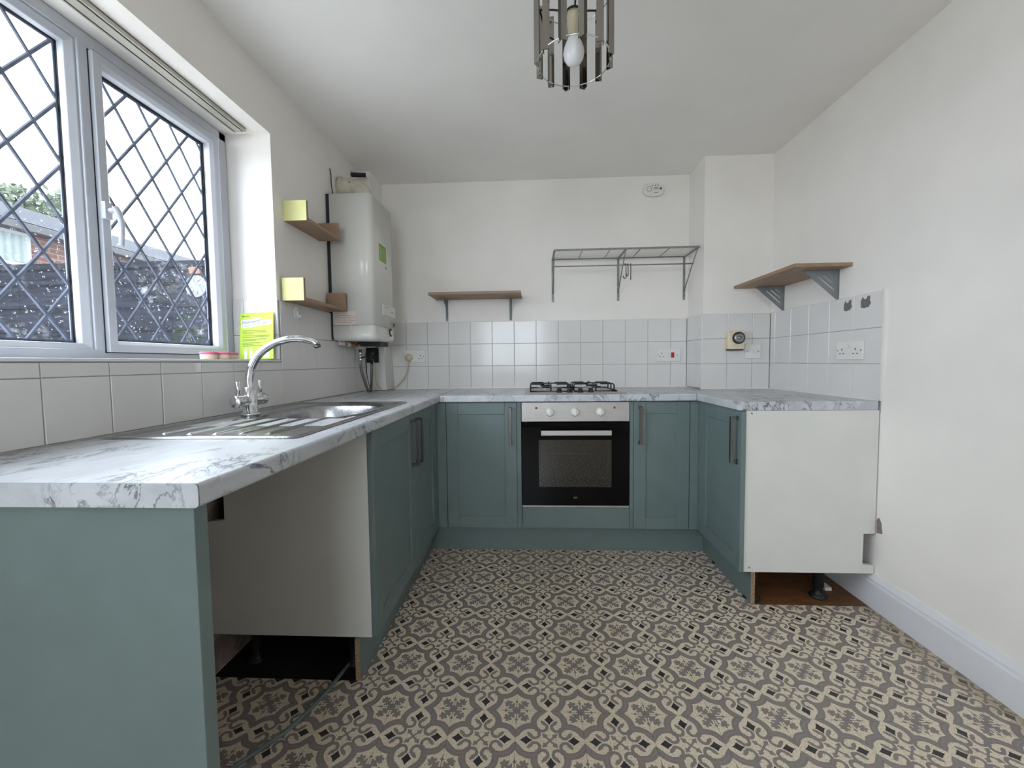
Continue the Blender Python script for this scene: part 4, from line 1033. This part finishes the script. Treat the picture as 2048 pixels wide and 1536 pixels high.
for k, (x, tw, L) in enumerate(((.612, .5, .085), (.628, .9, .07), (.648, 1.3, .095))):
    c, s_ = math.cos(tw), math.sin(tw); R1, R2 = .0085, .0125
    P2 = []
    for t in range(9): a = PI*(1.05-t*1.2/8); P2.append((R1*math.cos(a), R1*math.sin(a)))
    P2.append((R1*.9, -L*.5))
    for t in range(9): a = -PI*t/8*1.1; P2.append((R1-R2+R2*math.cos(a), -L+R2*math.sin(a)+.012))
    MB().tube([(x+p*c, 2.765+p*s_, 1.7165+q) for p, q in P2], .0030, 7, smooth_path=2).build('s_hook', M['hook'], None, 0, labs[k], 'hook', 'S hooks on the rail')

# ------------------------------------------------------------------ pendant lamp
lx, ly, lz = .135, 1.318, 2.0
lamp = empty('pendant_lamp', (lx, ly, HC), 'pendant lamp with mirrored strip shade and white bulb', 'lamp')
MB().lathe([(0, 0), (.05, 0), (.046, -.022), (.012, -.03), (0, -.03)], (lx, ly, HC-.0005), n=28).build('ceiling_rose', M['whitepl'], lamp)
MB().tube([(lx, ly, HC-.03), (lx, ly, 2.16)], .004, 8).build('flex', M['whitepl'], lamp)
MB().lathe([(0, 0), (.019, 0), (.019, .035), (.021, .036), (.021, .06), (.012, .085), (0, .085)], (lx, ly, 2.078), n=20).build('lamp_holder', M['ivory'], lamp)
bl = MB().lathe([(0.0005, 0), (.012, .002), (.022, .008), (.029, .019), (.032, .034), (.030, .048), (.025, .062), (.019, .074), (.0165, .082)], (lx, ly, lz-.004), n=28).build('bulb', M['bulb'], lamp)
MB().lathe([(0, 0), (.0165, 0), (.0165, .012), (0, .012)], (lx, ly, lz+.078), n=20).build('bulb_collar', M['ivory'], lamp)
LR = .110
for z, rr in ((lz+.004, .0021), (2.20, .0021)):
    MB().tube([(lx+LR*math.cos(2*PI*k/40), ly+LR*math.sin(2*PI*k/40), z) for k in range(40)], rr, 7, closed=True).build('ring', M['chrome'], lamp)
sp_ = MB()
for k in range(3):
    a = k*2*PI/3+.6; sp_.tube([(lx+LR*math.cos(a), ly+LR*math.sin(a), 2.20), (lx+.05*math.cos(a), ly+.05*math.sin(a), 2.175), (lx+.022*math.cos(a), ly+.022*math.sin(a), 2.150)], .0028, 7, smooth_path=4)
sp_.tube([(lx+.022*math.cos(k*PI/10), ly+.022*math.sin(k*PI/10), 2.150) for k in range(20)], .003, 7, closed=True); sp_.build('spider', M['gasket'], lamp)
NS = 12
for k in range(NS):
    a = 2*PI*(k+.25)/NS; ca, sa = math.cos(a), math.sin(a); m = MB(); w = .0125; vs = []
    zb, ztp = lz-.006-.001*(k % 3), 2.215
    # shallow V section, 3 mm thick acrylic
    sec = [(-w, LR-.001), (0, LR+.012), (w, LR-.001), (w, LR-.0045), (0, LR+.008), (-w, LR-.0045)]
    for z in (zb, ztp):
        for t, rr in sec: vs.append((lx+rr*ca-t*sa, ly+rr*sa+t*ca, z))
    m.add(vs, [(5, 4, 3, 2, 1, 0), (6, 7, 8, 9, 10, 11)]+[(i, (i+1) % 6, 6+(i+1) % 6, 6+i) for i in range(6)])
    m.build('shade_strip', M['strip'], lamp)

# ------------------------------------------------------------------ window sill things, blind rail
r = empty('blind_headrail', (-1.235, 1.0, 2.07), 'bare aluminium blind rail fixed under the window head', 'blind rail')
m = MB().box((-1.260, -.28, 2.082), (-1.2575, 1.752, 2.0975)).box((-1.2095, -.28, 2.082), (-1.207, 1.752, 2.0975)).box((-1.260, -.28, 2.095), (-1.207, 1.752, 2.0975))
m.box((-1.2575, -.28, 2.082), (-1.2545, 1.752, 2.084)).box((-1.2125, -.28, 2.082), (-1.2095, 1.752, 2.084)).box((-1.248, -.28, 2.0815), (-1.219, 1.752, 2.086))
m.build('channel', M['rail'], r)
B((-1.2545, -.28, 2.093), (-1.2125, 1.752, 2.0949)).build('slot', M['gasket'], r)
B((-1.261, 1.752, 2.080), (-1.206, 1.757, 2.0975)).build('end_cap', M['whitepl'], r)
lt = empty('leaflet', (-1.2, 1.75, 1.117), 'lime green leaflet with white headline propped in the window corner', 'leaflet')
# leaflet leans back against the reveal tiles
a0 = Vector((-1.283, 1.760, 1.1170)); ux = Vector((.152, 0, .0035)).normalized(); uz = Vector((-.006, .022, .205)).normalized(); un = ux.cross(uz).normalized()
if un.y > 0: un = -un
LW, LH = .152, .207
def Lp(u, v, n=0): return a0+ux*u+uz*v+un*n
def lquad(u0, v0, u1, v1, n, rot=0.0):
    cu, cv = (u0+u1)/2, (v0+v1)/2; pts = []
    for u, v in ((u0, v0), (u1, v0), (u1, v1), (u0, v1)):
        du, dv = u-cu, v-cv; pts.append((cu+du*math.cos(rot)-dv*math.sin(rot), cv+du*math.sin(rot)+dv*math.cos(rot)))
    return MB().hexa([Lp(u, v, n-.0003) for u, v in pts], [Lp(u, v, n) for u, v in pts])
sheet = lquad(0, 0, LW, LH, .0003).build('sheet', M['leaf'], lt)
RT = .115
def banner(u0, v0, w, h):
    # rotated about its lower left corner
    c, s_ = math.cos(RT), math.sin(RT)
    pts = [(u0+du*c-dv*s_, v0+du*s_+dv*c) for du, dv in rrect(0, 0, w, h, .003, 3)]
    m = MB(); n = len(pts); m.add([Lp(u, v, .0004) for u, v in pts]+[Lp(u, v, .0008) for u, v in pts], [tuple(range(n))[::-1], tuple(range(n, 2*n))]+[(i, (i+1) % n, n+(i+1) % n, n+i) for i in range(n)])
    return m.build('headline_banner', M['leafwhite'], sheet)
banner(.008, .139, .140, .022); banner(.006, .155, .092, .019)
def ltext(body, size, u, v, rot, mt):
    c, s_ = math.cos(rot), math.sin(rot)
    text_mesh(body, size, 'printed_text', M[mt], sheet, lambda x, y, z: Lp(u+x*c-y*s_, v+x*s_+y*c, .0011))
ltext('Manchester:', .0185, .0095, .1585, RT, 'ink'); ltext('Love it, look after it', .0168, .0105, .1435, RT, 'ink')
MB().lathe([(0, 0), (.0035, 0), (.0035, .0003), (0, .0003)], Lp(.013, .192, .0003), un, 12).build('printed_mark', M['inkgreen'], sheet)
for v, w in ((.192, .026), (.127, .105), (.121, .11), (.115, .05), (.105, .122), (.099, .117), (.089, .108), (.083, .062), (.073, .08), (.067, .05), (.060, .094)):
    lquad(.018 if v > .15 else .012, v-.0012, (.018 if v > .15 else .012)+w, v+.0012, .0006).build('print_line', M['inkgreen'], sheet)
for u in (.026, .050):
    lquad(u-.0065, .022, u+.0065, .040, .0006).build('figure_print', M['leafwhite'], sheet)
    lquad(u-.005, .002, u-.001, .022, .0006).build('figure_print', M['leafwhite'], sheet); lquad(u+.001, .002, u+.005, .022, .0006).build('figure_print', M['leafwhite'], sheet)
    MB().lathe([(0, 0), (.0042, 0), (.0042, .0003), (0, .0003)], Lp(u, .0455, .0003), un, 14).build('figure_print', M['leafwhite'], sheet)
lquad(.108, .006, .134, .018, .0006, .1).build('printed_badge', M['leafwhite'], sheet); lquad(.110, .020, .132, .030, .0006, .1).build('printed_badge', M['leafwhite'], sheet)
for k, (x, y, lab) in enumerate(((-1.172, 1.448, 'leftmost pink lidded tealight pot on the window sill'), (-1.158, 1.497, 'middle pink lidded tealight pot on the window sill'), (-1.170, 1.552, 'rightmost pink lidded tealight pot on the window sill'))):
    t = empty('tealight_pot', (x, y, 1.1158), lab, 'candle', 'pink tealights on the sill')
    MB().lathe([(0, 0), (.0245, 0), (.026, .002), (.027, .020), (0, .020)], (x, y, 1.1158), n=24).build('cup', M['wax'], t)
    MB().lathe([(0, 0), (.0285, 0), (.0285, .0055), (.027, .0065), (0, .0065)], (x, y, 1.1360), n=24).build('lid', M['pink'], t)
MB().prism([(-1.24, 1.60), (-1.135, 1.62), (-1.13, 1.74), (-1.22, 1.745)], 'z', 1.1158, 1.1185).build('flat_card', M['card'], None, 0, 'grey card lying flat on the sill by the leaflet', 'card')
t = empty('stick_on_hook', (-1.1205, 1.93, 1.33), 'white oval stick on hook on the tile below yellow shelf', 'hook')
m = MB().prism([(1.931+.019*math.cos(k*PI/14), 1.337+.030*math.sin(k*PI/14)) for k in range(28)], 'x', -1.1208, -1.1158, True); m.build('base', M['whitepl'], t, .001)
MB().tube([(-1.116, 1.931, 1.345), (-1.112, 1.931, 1.330), (-1.106, 1.931, 1.320), (-1.100, 1.931, 1.322), (-1.098, 1.931, 1.330)], .0045, 10, smooth_path=4).build('prong', M['whitepl'], t)
# grey cable across the floor and rubble below the sink cabinet
MB().tube([(-.640, 1.52, .0065), (-.672, 1.412, .0065), (-.690, 1.293, .0065), (-.713, 1.205, .0065), (-.742, 1.132, .0065), (-.778, 1.08, .0065), (-.813, 1.029, .0065), (-.86, .95, .0065), (-.93, .80, .0065)], .0064, 10, smooth_path=5).build('floor_cable', M['cableg'], None, 0, 'grey cable snaking from under the sink cabinet across floor', 'cable')
MB().box((1.37, 1.96, .0002), (1.40, 2.02, .016)).build('wood_offcut', M['whitepl'], None, .002, 'small white offcut on the bare floor under the end cabinet', 'offcut')
m = MB(); m.prism([(1.805, .340), (1.835, .333), (1.835, .392), (1.825, .405), (1.812, .385)], 'x', XR-.0012, XR-.0002); m.build('plaster_damage', M['plaster'], wall_right)
B((XL+.0002, .70, .003), (XL+.0012, 2.0, .868)).build('bare_plaster', M['plaster'], wall_left)  # real plaster low down; carried higher to paint shade on the recess wall
MB().lathe([(0, 0), (.006, 0), (.004, .0008), (0, .0008)], (.556, 1.2225, 0.0002), n=10).build('paint_drip', M['whitepl'], floor)
